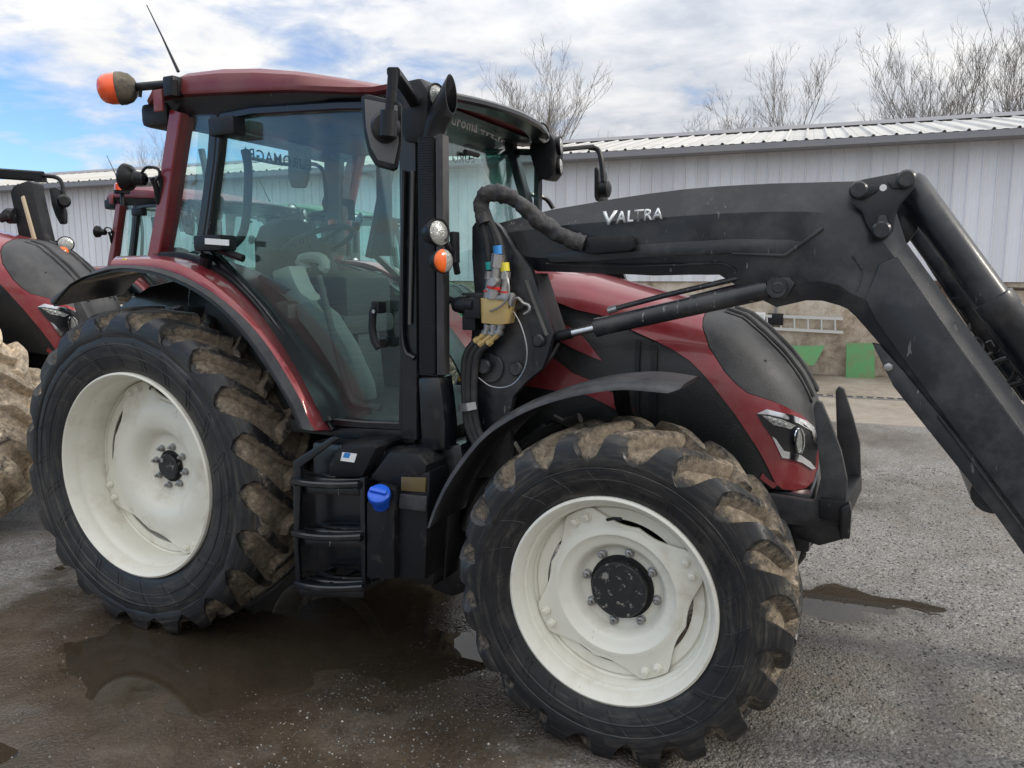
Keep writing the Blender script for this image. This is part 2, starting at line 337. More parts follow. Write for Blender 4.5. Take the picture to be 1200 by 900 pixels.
# ---- wheels
def tyre(R, rr, Wd, nl, parent, mat, name='tyre', lm=.5):
    mb = MB(); mud = []
    w = Wd
    half = [(.40, rr-.012), (.43, rr+.006), (.455, rr+.03), (.47, rr+(R-rr)*.2), (.494, rr+(R-rr)*.36), (.50, rr+(R-rr)*.46), (.489, R-.112), (.466, R-.092), (.43, R-.075), (.37, R-.060), (.25, R-.050)]
    prof = [(-y, r) for y, r in half]+[(0, R-.044)]+half[::-1]
    n = 120; rings = []
    for y, r in prof: rings.append([Vector((math.sin(2*PI*k/n)*r, y*w, math.cos(2*PI*k/n)*r)) for k in range(n)])
    mb.loft(rings, True)
    for i, (y, r) in enumerate(prof):
        for k in range(n): mud.append(1.0 if abs(y) < .42 else (.85 if abs(y) < .45 and r > R-.1 else (.5 if r > R-.1 else (.28 if r > R-.115 else 0))))
    # thin moulded rings and fin lines on the side wall
    for q in (.28, .45):
        r0 = rr+(R-rr)*q
        yy = np.interp(r0, [p[1] for p in prof[2:8]], [p[0] for p in prof[2:8]])*w
        for sgn in (1, -1):
            rr_ = [[Vector((math.sin(2*PI*k/n)*(r0+dr), sgn*(yy-dy), math.cos(2*PI*k/n)*(r0+dr))) for k in range(n)] for dr, dy in ((-.004, -.001), (-.001, .0028), (.001, .0028), (.004, -.001))]
            mb.loft(rr_, True); mud += [.0]*(4*n)
    for k in range(22):
        a0 = 2*PI*k/22; hgt = R-rr
        for (sg) in (-1,):
            q = [(.10, 0), (.22, .035), (.38, .10), (.49, .165), (.48, .19), (.33, .135), (.20, .085), (.10, .06)]
            pth = []
            for f_, da in q:
                r0 = rr+hgt*f_; yy = np.interp(r0, [p[1] for p in prof[2:9]], [-p[0] for p in prof[2:9]])*w*sg
                pth.append(Vector((math.sin(a0-da*.62/R)*r0, yy+sg*.0008, math.cos(a0-da*.62/R)*r0)))
            n0 = len(mb.v); mb.tube(resample(pth, 18), .0016, 4, False); mud += [.25]*(len(mb.v)-n0)
    dth = (w*.5)*.92/R; hh = .047
    st = [(.05, R, R-.05, 0.0), (-.06, R, R-.05, .16), (-.16, R, R-.052, .36), (-.26, R-.001, R-.058, .58), (-.35, R-.004, R-.07, .78), (-.42, R-.012, R-.088, .93), (-.462, R-.030, R-.108, 1.01), (-.487, R-.056, R-.122, 1.05), (-.4985, R-.084, R-.120, 1.075), (-.5020, R-.106, R-.125, 1.085), (-.5010, R-.128, R-.130, 1.09)]
    for side in (1, -1):
        for i in range(nl):
            a0 = 2*PI*(i+(.5 if side < 0 else 0))/nl + random.uniform(-.006, .006)
            base = len(mb.v); rings = []; jw = random.uniform(.93, 1.07)
            for j, (y, rt, rb, s) in enumerate(st):
                a = a0-dth*(s-.03*math.sin(s*PI)); ht = (.024+.015*s)*jw; hb = ht+.018
                if j == 0: ht *= .8
                yo = y*w*side; yb = (y*w+(.016 if j >= 5 else 0))*side
                rw = rt
                sh = max(0, min(1, (s-.75)/.25)); hb += .016*sh; hp_ = PI*R/nl
                if j >= 7: ht = (.045*R/.62, .62*hp_, .93*hp_, hp_)[j-7]; hb = min(ht+.02, hp_+.001)
                if j >= 9: yb = yo*.985
                w1 = .006+.010*sh; q1 = .72-.18*sh
                tops = [(-hb, rb, yb), (-ht-w1, rb+(rt-rb)*q1, yo+(yb-yo)*.35*sh), (-ht+.004, rt-.001, yo), (0, rt, yo), (ht-.004, rt-.001, yo), (ht+w1, rb+(rt-rb)*q1, yo+(yb-yo)*.35*sh), (hb, rb, yb)]
                ring = []
                for t, r, yy in tops:
                    jj = random.uniform(-.0015, .0015); aa = a+t/R; ring.append(Vector((math.sin(aa)*(r+jj), yy, math.cos(aa)*(r+jj))))
                rings.append(ring)
                mm = lm if j < 3 else (lm*.85 if j < 6 else .14)
                mud += [1.0, .85, mm, mm, mm, .85, 1.0] if j < 7 else [.3, .15, .0, .0, .0, .15, .3]
            nR = 7; vs = [p for r in rings for p in r]; fs = []
            for q in range(len(rings)-1):
                for k in range(nR-1):
                    f = (q*nR+k, q*nR+k+1, (q+1)*nR+k+1, (q+1)*nR+k); fs.append(f if side > 0 else f[::-1])
            fs.append(tuple(range(nR))); fs.append(tuple(range((len(rings)-1)*nR, len(rings)*nR)))
            mb.add(vs, fs)
    if R < .7: ca, k0, k1 = math.radians(12), -.22, .42
    else: ca, k0, k1 = math.radians(75), -.12, .26
    mud = [m_+(k0+k1*max(0, math.cos(math.atan2(v.x, v.z)-ca)))*(1 if m_ > .3 else .35) for m_, v in zip(mud, mb.v)]
    mb.a = mud
    return mb.build(name, mat, parent, 42)

def wheel(name, R, rr, Wd, nl, rimw, ydisc, phase, nb, rb, rcap, hubl, loc):
    """rim with tyre, dished centre disc, hub cap and bolts; outer side faces -y"""
    f = -rimw/2; mb = MB()
    k_ = min(1, (ydisc-f-.015)/.115)
    mb.lathe([(f+.012, rr+.004), (f-.006, rr+.003), (f-.012, rr-.006), (f-.006, rr-.014), (f+.010*k_, rr-.018), (f+.022*k_, rr-.026), (f+.052*k_, rr-.032), (f+.068*k_, rr-.034), (f+.074*k_, rr-.042), (f+.098*k_, rr-.045), (f+.106*k_, rr-.049), (ydisc+.010, rr-.050), (ydisc+.014, rr-.056), (ydisc+.022, rr-.058),
              (ydisc+.022, rr-.064), (ydisc+.012, rr-.066), (ydisc+.013, rr-.105), (ydisc+.022, rr-.105), (ydisc+.030, rr-.06), (-f-.14, rr-.055), (-f-.05, rr-.035), (-f, rr-.01), (-f, rr+.004)], n=96)
    rim = mb.build('rim', CREAM, None, 50); rim.name = name; rim.parent = TR; rim.location = loc
    tyre(R, rr, Wd, nl, rim, TYRE, 'tyre', .40 if R > .7 else .56)
    # disc
    RE = rr-.054; RM = rr-.13; n = 128; mb = MB()
    def outl(a):
        q = ((a-phase) % (PI/2))-PI/4; q = abs(q)                      # 0 at the ear centre
        ear = .17
        if q < ear: return RE
        chord = RE*math.cos(PI/4-0)/math.cos(PI/4-q) if q < PI/4 else RE*math.cos(PI/4)
        c2 = RE*math.cos(PI/4-ear)/math.cos(PI/4-q)
        t = (q-ear)/(PI/4-ear); return c2*(1-.05*math.sin(t*PI)) - .012*math.sin(t*PI*2)*0
    def ring(fn, y): return [Vector((math.sin(2*PI*k/n)*fn(2*PI*k/n), y, math.cos(2*PI*k/n)*fn(2*PI*k/n))) for k in range(n)]
    K = rr/.379
    rs = [ring(lambda a: outl(a)*1.0, ydisc+.006), ring(lambda a: outl(a), ydisc-.004), ring(lambda a: outl(a)-.006, ydisc-.007)]
    prof_ = [(.250, -.006), (.238, -.014), (.222, -.016), (.212, -.006), (.200, .002), (.186, .006), (.176, .014), (.166, .034), (.158, .056), (.148, .066), (.135, .068), (rcap/K*.9, .068)] if rr < .45 else [(.300, -.004), (.262, -.014), (.225, -.024), (.195, -.027), (.165, -.020), (.145, -.004), (.132, .016), (.124, .030), (.114, .034), (.09, .034), (rcap/K*.9, .034)]
    for r, y in prof_:
        rs.append(ring(lambda a, r=r: min(r*K, outl(a)-.012-(.3-r)*.02), ydisc+y*K))
    yh = ydisc+prof_[-1][1]*K
    mb.loft(rs, True); disc = mb.build('wheel_disc', CREAM, rim, 40)
    mb = MB().lathe([(yh+.01, rcap), (yh-hubl+.006, rcap), (yh-hubl, rcap-.006), (yh-hubl, .001)], n=40); hc = mb.build('hub_cap', HUBM, rim, 40)
    MB().lathe([(0, .013), (-.006, .013), (-.006, .001)], (-rcap*.45, yh-hubl, rcap*.5), n=6).build('plug', STEEL, rim, 30)
    # bolts
    bm_ = MB().lathe([(0, .019), (-.004, .019), (-.004, .0145), (-.018, .0145), (-.020, .008), (-.034, .0075), (-.035, .001)], n=12).build('bolt', STEEL, rim, 30)
    bm_.location = (math.sin(.2)*rb, yh, math.cos(.2)*rb)
    def cp(src, nm, loc):
        c = src.copy(); c.name = nm; COL.objects.link(c); c.location = loc
    for k in range(1, nb):
        a = .2+2*PI*k/nb; cp(bm_, 'bolt', (math.sin(a)*rb, yh, math.cos(a)*rb))
    cb = MB().lathe([(0, .018), (-.005, .018), (-.005, .014), (-.018, .013), (-.022, .005), (-.022, .001)], n=10).build('clamp_bolt', CREAM, rim, 30)
    first = True
    for e in range(4):
        for dq in (-.085, .085):
            a = phase+PI/4+e*PI/2+dq; p = (math.sin(a)*(RE-.03), ydisc-.007, math.cos(a)*(RE-.03))
            if first: cb.location = p; first = False
            else: cp(cb, 'clamp_bolt', p)
    MB().lathe([(ydisc+.12, rr-.2), (ydisc+.16, rr-.16), (ydisc+.2, rr-.16), (ydisc+.2, .02)], n=32).build('brake_drum', BLK, rim, 40)
    MB().lathe([(yh-.004, rcap+.016), (yh-.004, rcap-.004)], n=40).build('hub_gap_ring', GAPBLK, rim, 0)  # flat dark ring, paints the shaded gap around the hub cap
    mb = MB().tube([(-.03, ydisc-.03, rr-.1), (.0, ydisc-.05, rr-.085), (.03, ydisc-.06, rr-.08)], .006, 8); mb.build('valve_stem', PLA, rim)
    return rim
RW = wheel('rear_wheel', .8153, .505, .478, 22, .43, -.028, .38, 8, .103, .066, .03, (0, -.70, .7764))
FW = wheel('front_wheel', .6183, .379, .385, 20, .335, -.078, .30, 8, .137, .105, .05, (2.43, -.79, .6036))
TMAP = {}
def far_copy(o):
    c = o.copy(); COL.objects.link(c); c.location.y *= -1; c.scale.y *= -1
    for k in list(kids(o)):
        q = k.copy(); COL.objects.link(q); q.parent = c
    return c
far_copy(RW); ff_ = far_copy(FW)

# ---- chassis
def part(mb, name, mat, parent=TR, sm=35): return mb.build(name, mat, parent, sm)
mb = MB().box((-.35, -.26, .45), (1.5, .26, 1.02), .03).box((1.4, -.24, .5), (2.98, .24, .95), .03); part(mb, 'transmission_housing', BLK)
part(MB().lathe([(-.66, .11), (-.3, .17), (.3, .17), (.66, .11)], (0, 0, .7764), n=24, caps=True), 'rear_axle_housing', BLK)
part(MB().lathe([(-.72, .12), (-.55, .13), (-.5, .08), (.5, .08), (.55, .13), (.72, .12)], (2.43, 0, .6036), n=24, caps=True).obox((2.43, 0, .62), (.13, 0, 0), (0, .3, 0), (0, 0, .11), .03), 'front_axle', BLK)
part(MB().box((1.8, -.3, .92), (2.85, .3, 1.42), .03), 'engine_block', GRILL)

# ---- cab shell
CY = .68
def strip(px, w, d, y, name, mat, parent=TR, mirror=True, n=None):
    pts = [at(a, b, y) for a, b in px]
    if n: pts = resample(pts, n)
    mb = MB().sweep(pts, w, d, (0, 1, 0), .006)
    o = part(mb, name, mat, parent)
    if mirror: mir(o)
    return o
def mir(o):
    c = o.copy(); COL.objects.link(c); c.scale.y = -1; c.location.y = -c.location.y; return c
strip([(187, 303), (196, 255), (205, 190), (214, 132)], .075, .09, -CY, 'rear_pillar', RED)
# door: frame, glass, hinges, handle
dfr = [(262, 138), (258, 180), (250, 240), (243, 291), (258, 306), (286, 335), (312, 364), (336, 397), (360, 436), (379, 475), (386, 493), (430, 497), (474, 499), (476, 400), (477, 250), (475, 124), (400, 125), (300, 131), (262, 138)]
def inner(px): return px
door = part(MB().sweep([at(a, b, -CY) for a, b in dfr], .035, .05, (0, 1, 0), .006), 'cab_door', BLK); mir(door)
g1 = [(265, 138), (260, 180), (252, 240), (246, 290), (262, 306), (290, 333), (317, 362), (341, 395), (365, 435), (383, 474), (390, 491), (430, 494), (472, 496), (474, 400), (475, 250), (473, 126), (400, 128), (300, 134)]
dg = part(MB().pxp(g1, -CY+.004, -CY+.009), 'door_glass', GLASS, door, 0)
dg2 = part(MB().prism([Vector((p.x, -p.y, p.z)) for p in [at(a, b, -CY+.004) for a, b in g1]], (0, -.005, 0)), 'door_glass', GLASS, TR, 0)
qg = [(216, 135), (250, 134), (246, 180), (240, 240), (234, 292), (196, 302)]
for sgn in (1, -1):
    part(MB().prism([Vector((p.x, p.y*sgn, p.z)) for p in [at(a, b, -CY+.006) for a, b in qg]], (0, .005*sgn, 0)), 'quarter_window', GLASS, TR, 0)
strip([(256, 136), (252, 190), (244, 250), (237, 296)], .05, .06, -CY, 'door_post', BLK)
strip([(484, 118), (485, 250), (486, 400), (486, 512)], .085, .09, -CY+.01, 'front_pillar', BLK, TR, False)
part(MB().sweep([Vector((1.44, .67, 1.08)), Vector((1.42, .67, 1.7)), at(617, 236, .66), at(596, 163, .66)], .05, .07, (0, 1, 0), .006), 'front_pillar', BLK)
strip([(484, 200), (482, 300), (480, 380)], .012, .02, -CY-.045, 'door_seal', GRY, TR, False)
part(MB().tube(bez([at(473, 200, -.73), at(471, 350, -.73), at(472, 398, -.73), at(477, 415, -.73), at(486, 420, -.73)], 20), .011, 8), 'grab_rail', BLK)
hb = part(MB().obox(at(266, 149, -.73), (.075, 0, 0), (0, .04, 0), (0, 0, .04), .012), 'door_hinge', PLA, door)
hb2 = part(MB().obox(at(252, 285, -.74), (.085, 0, 0), (0, .05, 0), (0, 0, .036), .012), 'door_hinge', PLA, door)
part(MB().pxp([(240, 279), (268, 281), (268, 288), (240, 286)], -.792, -.789), 'white_label', WHITE, door, 0)
part(MB().tube([at(242, 300, -.74), at(240, 312, -.73)], .03, 10).tube([at(258, 293, -.74), at(285, 303, -.72)], .018, 8), 'gas_strut_mount', PLA, door)
hd = part(MB().sweep([at(a, b, -.74) for a, b in ((442, 355), (437, 365), (436, 385), (439, 400), (444, 408))], .03, .03, (0, 1, 0), .008).obox(at(444, 360, -.72), (.02, 0, 0), (0, .03, 0), (0, 0, .025), .006).obox(at(446, 402, -.72), (.018, 0, 0), (0, .03, 0), (0, 0, .02), .006), 'door_handle', PLA, door)
part(MB().lathe([(0, .008), (-.004, .008), (-.004, .001)], at(438, 365, -.757), n=12), 'lock_barrel', STEEL, door)
# sill, floor and rear wall
zf = 1.075
part(MB().box((.15, -.66, zf-.06), (1.55, .66, zf), .01), 'cab_floor', INTD)
part(MB().pxp([(378, 500), (486, 503), (487, 520), (392, 514)], -.69, -.55, .01), 'door_sill', BLK)
part(MB().box((.08, -.63, 1.05), (.13, .63, 1.45), .01), 'rear_wall', INTD)
part(MB().prism([(.09, -.62, 1.45), (.235, -.6, 2.47), (.235, .6, 2.47), (.09, .62, 1.45)], (.005, 0, 0)), 'rear_window', GLASS, TR, 0)
# windscreen
def wsx(y, z):
    t = (z-1.2)/1.25; return 1.56-.12*t-.03*t*t - .16*(y/.68)**2*(1-.1*t)
rows = []
zs = [1.12+i*(2.475-1.12)/14 for i in range(15)]
mb = MB(); ys = [-.66+i*1.32/20 for i in range(21)]
mb.loft([[Vector((wsx(y, z), y, z)) for y in ys] for z in zs], False)
mb.loft([[Vector((wsx(y, z)-.006, y, z)) for y in ys] for z in zs], False)
ws = part(mb, 'windscreen', GLASS, TR, 60)
def wtop(z0, z1, off=.004):
    mb = MB(); r = []
    for y in ys: r.append([Vector((wsx(y, z)+o, y, z)) for z, o in ((z0, off), (z1, off), (z1, -.03), (z0, -.03))])
    return mb.loft(r, True, True)
part(wtop(2.466, 2.49, .02), 'windscreen_header', BLK)
tq = [[(530, 137), (560, 147), (559, 156), (529, 146)], [(563, 148), (592, 163), (591, 171), (562, 157)]]
for body, q in zip(('uroma', 'grt.fr'), tq):
    fw_ = lambda y, z: wsx(y, z)+.014
    text(body, [atx(a, b, fw_) for a, b in q], .0005, 'windscreen_lettering', WHITE, ws, .02)
o = text('EUROMAGRI', [Vector((.228, y, z)) for y, z in ((.22, 2.395), (-.30, 2.395), (-.30, 2.335), (.22, 2.335))], .0005, 'rear_window_lettering', INTD, TR, .01)
text('EURO', [at(a, b, CY-.012) for a, b in ((556, 180), (530, 180), (530, 191), (556, 191))], .0005, 'side_window_lettering', INTD, TR, .01)
strip_w = part(MB().tube([atx(a, b, lambda y, z: wsx(y, z)+.02) for a, b in ((545, 178), (560, 182))], .012, 8), 'wiper_pivot', PLA)
# roof
RX = [(.03, 2.545, 2.575), (.10, 2.556, 2.625), (.28, 2.561, 2.665), (.5, 2.548, 2.660), (.71, 2.534, 2.640), (.95, 2.518, 2.602), (1.17, 2.497, 2.562), (1.35, 2.480, 2.528), (1.5, 2.470, 2.500), (1.60, 2.474, 2.488)]
def roofx(x, y): return x - (.17*(y/.72)**2*max(0, (x-.9)/.7))
rings = []
for x, zl, zt in RX:
    k = .95 if x < .05 else 1; cr = float(np.interp(x, [1.1, 1.6], [1, .12]))
    sec = [(-.715*k, zl-.004), (-.745*k, zl), (-.752*k, zl+.018), (-.735*k, zl+(zt-zl)*.75), (-.69*k, zt), (-.5*k, zt+.022*cr), (-.25*k, zt+.034*cr), (0, zt+.038*cr)]
    sec = sec+[(-y, z) for y, z in sec[-2::-1]]
    rings.append([Vector((roofx(x, y), y, z)) for y, z in sec])
part(MB().loft(rings, True, True), 'roof', ROOFRED, TR, 40)
rings = []
for x, zl, zt in RX:
    k = .96; dz = float(np.interp(x, [1.05, 1.32], [.085, .008])); sec = [(-.728*k, zl-.012), (-.735*k, zl-.002), (.735*k, zl-.002), (.728*k, zl-.012), (.70*k, zl-dz), (-.70*k, zl-dz)]
    rings.append([Vector((roofx((x+.035*max(0, min(1, (x-1.2)/.2))-.03*(x < 1.2)) if x > .5 else x+.02, y), y, z)) for y, z in sec])
part(MB().loft(rings, True, True), 'roof_lining', BLK, TR, 40)
mir(part(MB().obox((.06, -.60, 2.50), (.09, 0, 0), (0, .11, 0), (0, 0, .055), .03), 'roof_rear_corner', PLA))
part(MB().obox(at(186, 118, -.755), (.03, 0, 0), (0, .008, 0), (0, 0, .05), .008), 'bracket_cover', DRED)
part(MB().sweep([Vector((roofx(1.615, y), y, 2.468+.014*(1-(y/.72)**2))) for y in [-.72+1.44*i/24 for i in range(25)]], .11, .036, (0, 0, 1), .01), 'roof_visor', BLK)
# antenna, beacon, rear lamp
part(MB().tube([at(209, 84, -.6), at(190, 43, -.6), at(172, 6, -.6)], [.008, .004, .0025], 6), 'aerial', PLA)
br = part(MB().tube([at(160, 102, -.74), at(204, 98, -.74)], .019, 12).obox(at(203, 102, -.76), (.035, 0, 0), (0, .03, 0), (0, 0, .045), .012).tube([at(203, 94, -.78), at(203, 112, -.78)], .02, 10).tube([at(165, 104, -.74), at(164, 114, -.74)], .008, 6), 'beacon_bracket', PLA)
ax = Vector((-.74, -.64, -.10)).normalized()
part(MB().lathe([(-.02, .02), (-.01, .044), (.01, .064), (.04, .074), (.066, .075), (.07, .070)], at(156, 103, -.74), ax, 28, True), 'beacon_base', BEACONG, br, 40)
part(MB().lathe([(.067, .071), (.102, .070), (.128, .062), (.144, .048), (.153, .026), (.155, .002)], at(156, 103, -.74), ax, 28, True), 'beacon_lens', BEACON, br, 40)
c0 = at(158, 209, -.76); ax = Vector((-.9, -.35, .1)).normalized()
rl = part(MB().lathe([(-.06, .015), (-.05, .03), (0, .036), (.02, .06), (.05, .066), (.06, .058), (.062, .001)], c0, ax, 24), 'rear_work_lamp', PLA, TR, 40)
part(MB().tube(bez([at(178, 208, -.76), at(183, 220, -.74), at(186, 238, -.72), at(190, 218, -.72), at(186, 206, -.74)], 14), .013, 8).tube(bez([at(166, 203, -.78), at(172, 196, -.78), at(185, 198, -.78), at(187, 206, -.78), at(182, 212, -.78)], 14), .007, 8), 'lamp_bracket', PLA, rl)
mir(rl)
part(MB().lathe([(0, .018), (-.012, .018), (-.012, .001)], at(148, 307, -.86), n=16), 'side_marker', YLENS)

# ---- rear fenders
NS = 26
lip_lo = [(62, 357), (85, 331), (115, 320), (139, 315), (166, 316.6), (190, 322), (220, 334), (250, 353.5), (274, 376), (298, 406), (322, 442), (340, 472), (353, 502)]
lip_hi = [(59, 352), (79, 335.5), (109, 319), (130, 311), (160, 311), (184, 313.6), (208, 320.5), (235, 334), (262, 352), (292, 379), (316, 409), (337, 442), (355, 475), (366.5, 504.5)]
crease = [(133, 303.5), (160, 303), (184, 303.5), (208, 308.5), (235, 322), (265, 344.5), (295, 373), (319, 403), (343, 439), (361, 475), (370, 504.5)]
inn = [(140, 302), (160, 301.5), (184, 300.5), (220, 303.5), (247, 314.5), (274, 332.5), (304, 364), (328, 397), (352, 436), (373, 475), (389, 504.5)]
redlo = lip_hi[3:]
def v3(p, y): return at(p.x, p.y, y)
A = resample(lip_lo, NS); B = resample(lip_hi, NS); ctr = Vector((0, 0, .7764))
rings = []
for a, b in zip(A, B):
    p = v3(a, -.905); q = v3(b, -.888); i1 = (ctr-q); i1.y = 0; i1.normalize()
    rings.append([p, p+Vector((0, -.006, 0))+(q-p)*.25, q+Vector((0, -.004, 0)), q+i1*.004+Vector((0, .02, 0)), p+Vector((0, .06, 0))+i1*-.012])
fl = MB().loft(rings, True, True)
A = resample(redlo, NS); B = resample(crease, NS); Cc = resample(inn, NS); rings = []
for a, b, c in zip(A, B, Cc):
    p = v3(a, -.887); q = v3(b, -.865); r = v3(c, -.70); i1 = ctr-q; i1.y = 0; i1.normalize()
    rings.append([p, p.lerp(q, .5)+Vector((0, -.006, 0)), q, q.lerp(r, .5)-i1*.01, r, r+i1*.02, q+i1*.025, p+i1*.012+Vector((0, .01, 0))])
fen = part(MB().loft(rings, True, True), 'rear_fender', RED, TR, 30)
part(fl, 'fender_lip', DUSTB, fen, 30)
rings = []
for a, c in zip(resample(lip_lo, NS), resample([(62, 357)]+inn[2:], NS)):
    p = v3(a, -.89); i1 = ctr-p; i1.y = 0; i1.normalize(); q = Vector((p.x, -.46, p.z))-i1*.06
    rings.append([p, p+i1*.012, q+i1*.012, q])
part(MB().loft(rings, True, True), 'fender_liner', BLK, fen, 30)
fe2 = mir(fen)
for k in kids(fen): 
    q = k.copy(); COL.objects.link(q); q.parent = fe2
pts = [(-.62, 1.15), (-.62, 1.55), (-.35, 1.68), (0, 1.74), (.35, 1.70), (.7, 1.5), (.95, 1.2), (1.02, 1.0), (.8, .98), (-.2, .9)]
for sgn in (1, -1):
    part(MB().prism([Vector((x, -.46*sgn, z)) for x, z in pts], (0, .03*sgn, 0), .008), 'wheel_well_panel', BLK)
# dusty seal between fender and door
part(MB().sweep(resample([at(a, b, -.70) for a, b in [(185, 299), (220, 300), (247, 311), (274, 329), (304, 360), (328, 393), (352, 432), (375, 475), (391, 504)]], 22), .03, .05, (0, 1, 0), .006), 'fender_seal', PLA, fen)

# ---- cab interior
part(MB().pxp([(318, 318), (338, 311), (345, 330), (352, 343), (366, 352), (334, 365), (322, 345)], -.52, -.40, .012), 'side_console', INTER)
part(MB().pxp([(328, 362), (362, 352), (382, 368), (405, 405), (425, 450), (428, 470), (400, 488), (388, 470), (360, 410)], -.56, -.46, .012), 'inner_fender_panel', INTP)
mir(part(MB().box((.2, -.62, 1.08), (.75, -.45, 1.62), .05), 'inner_arch', INTD))
# seat
ax0 = at(342, 262, -.05).x
seat = part(MB().prism([(ax0, y, z) for y, z in ((-.20, 1.50), (-.24, 1.72), (-.235, 1.92), (-.19, 2.0), (-.10, 2.045), (.02, 2.055), (.12, 2.03), (.18, 1.95), (.2, 1.72), (.17, 1.50))], (-.11, 0, 0), .03), 'driver_seat', SEATM)
part(MB().box((ax0-.02, -.24, 1.43), (ax0+.48, .22, 1.54), .04), 'seat_cushion', SEATM, seat)
part(MB().box((ax0+.02, -.18, 1.08), (ax0+.38, .16, 1.43), .03), 'seat_base', INTD, seat)
part(MB().box((ax0+.02, -.33, 1.62), (ax0+.40, -.26, 1.69), .025), 'armrest', INTD, seat)
text('VALTRA', [Vector((ax0+.004, y, z)) for y, z in ((-.08, 1.945), (.10, 1.945), (.10, 1.905), (-.08, 1.905))], .001, 'seat_lettering', GRY, seat)
part(MB().lathe([(0, .022), (.002, .022), (.002, .016), (0, .016)], (ax0+.002, .02, 1.84), (1, 0, 0), 20), 'seat_badge', GRY, seat)
# steering wheel and dash
sw = at(372, 285, 0); tilt = Vector((-.42, 0, .9)).normalized(); u = Vector((0, 1, 0)); v_ = tilt.cross(u)
ringp = [sw+(u*math.cos(2*PI*k/32)+v_*math.sin(2*PI*k/32))*.2 for k in range(33)]
stw = part(MB().tube(ringp, .016, 8, False), 'steering_wheel', INTD)
mb = MB()
for k in range(3): a = 2*PI*k/3+.5; mb.tube([sw, sw+(u*math.cos(a)+v_*math.sin(a))*.2], .014, 6)
mb.tube([sw+tilt*.01, sw-tilt*.35], .05, 10); part(mb, 'steering_column', INTD, stw)
dsh = part(MB().prism([(sw.x+.10, -.20, 1.45), (sw.x+.12, -.20, 1.70), (sw.x+.20, -.20, 1.77), (sw.x+.34, -.20, 1.73), (sw.x+.34, -.20, 1.5)], (0, .40, 0), .03).prism([(sw.x+.16, -.10, 1.08), (sw.x+.16, -.10, 1.5), (sw.x+.32, -.10, 1.5), (sw.x+.36, -.10, 1.08)], (0, .20, 0), .02), 'dashboard', INTD)
part(MB().tube(bez([at(360, 318, -.35), at(352, 306, -.35), at(362, 302, -.35), at(376, 303, -.35), at(381, 310, -.35), at(378, 316, -.35)], 14), .028, 10), 'armrest_lever', INTER)
part(MB().tube(bez([at(373, 323, -.62), at(385, 370, -.62), at(400, 430, -.62), at(411, 465, -.62), at(420, 474, -.62), at(447, 478, -.62)], 24), .016, 10), 'door_grab_bar', INTD)
part(MB().tube(bez([at(287, 176, -.3), at(291, 200, -.3), at(289, 250, -.3), at(284, 275, -.3), at(275, 286, -.3)], 18), .022, 10), 'roof_post', INTD)
part(MB().tube(bez([at(236, 175, .3), at(243, 220, .3), at(240, 285, .3)], 12), .02, 8), 'rear_post', INTD)
part(MB().pxp([(337, 172), (360, 172), (358, 210), (354, 220), (341, 220), (337, 208)], .2, .24, .01), 'monitor', INTD)
part(MB().tube(bez([at(290, 184, .4), at(330, 192, .4), at(365, 192, .4), at(378, 200, .4), at(382, 230, .4), at(380, 248, .4), at(366, 249, .4)], 22), .012, 8), 'rear_rail', INTD)
part(MB().pxp([(379, 165), (399, 165), (400, 300), (381, 300)], CY-.06, CY-.02, .01), 'far_door_post', INTD)
part(MB().pxp([(440, 175), (456, 175), (458, 300), (441, 300)], CY-.06, CY-.03, .01), 'far_front_trim', INTD)
part(MB().lathe([(0, .03), (.05, .026), (.06, .001)], at(390, 268, .55), (0, 0, 1), 14), 'hazard_knob', ORG)
part(MB().tube([at(390, 268, .55), at(390, 295, .55)], .02, 8), 'knob_stem', INTD)
part(MB().pxp([(400, 232), (412, 234), (413, 258), (408, 258), (407, 243), (400, 240)], .4, .43, .004), 'phone_holder', INTD)
part(MB().pxp([(331, 345), (300, 325), (306, 321), (338, 339)], -.6, -.58, .004).pxp([(374, 350), (381, 360), (378, 364), (371, 353)], -.6, -.58, .003), 'window_latch', INTD)
# green tinted sun visor behind the windscreen
part(MB().prism([atx(p.x, p.y, lambda y, z: 1.32) for p in resample([(560, 176), (575, 175.5), (588, 178), (596, 188), (600, 203), (597, 213), (588, 219), (580, 217), (573, 208), (567, 192), (560, 176)], 30)[:-1]], (-.006, 0, 0)), 'sun_visor', glass_mat('visor_green', (.35, .62, .58), .25, (.08, .30, .27)), TR, 0)
part(MB().prism([atx(a, b, lambda y, z: wsx(y, z)-.055) for a, b in ((546, 170), (551, 168), (568, 177), (562, 180), (548, 173))], (-.02, 0, 0), .003), 'visor_mount', PLA)

# ---- exhaust stack
ey = -.745
P0 = at(506, 158, ey); P1 = at(508, 440, ey)
ex = part(MB().prism([at(488.5, 160, ey), at(509, 158, ey), at(510.5, 440, ey), at(490.5, 440, ey)], (0, .10, 0), .012), 'exhaust_stack', PLA)
part(MB().prism([at(510, 157, ey-.012), at(519, 157, ey-.012), at(520.5, 440, ey-.012), at(511.5, 440, ey-.012)], (0, .05, 0), .008), 'heat_shield', SHIELD, ex)
mb = MB()
for k in range(96):
    f_ = (k+.5)/96; pa = at(490, 160, ey).lerp(at(492, 440, ey), f_); pb = at(507.5, 160, ey).lerp(at(509, 440, ey), f_)
    mb.box(Vector((pa.x, ey-.0016, pa.z-.0022)), Vector((pb.x, ey+.002, pa.z+.0022)))
part(mb, 'louvre_panel', PLA, ex, 0)['kind'] = 'stuff'
tp = bez([at(507, 168, ey+.06), at(508, 155, ey+.06), at(512, 143, ey+.06), at(519, 129, ey+.06), at(526, 116, ey+.06)], 14)
mb = MB(); rings = []; u = Vector((0, 1, 0)); nT = 28
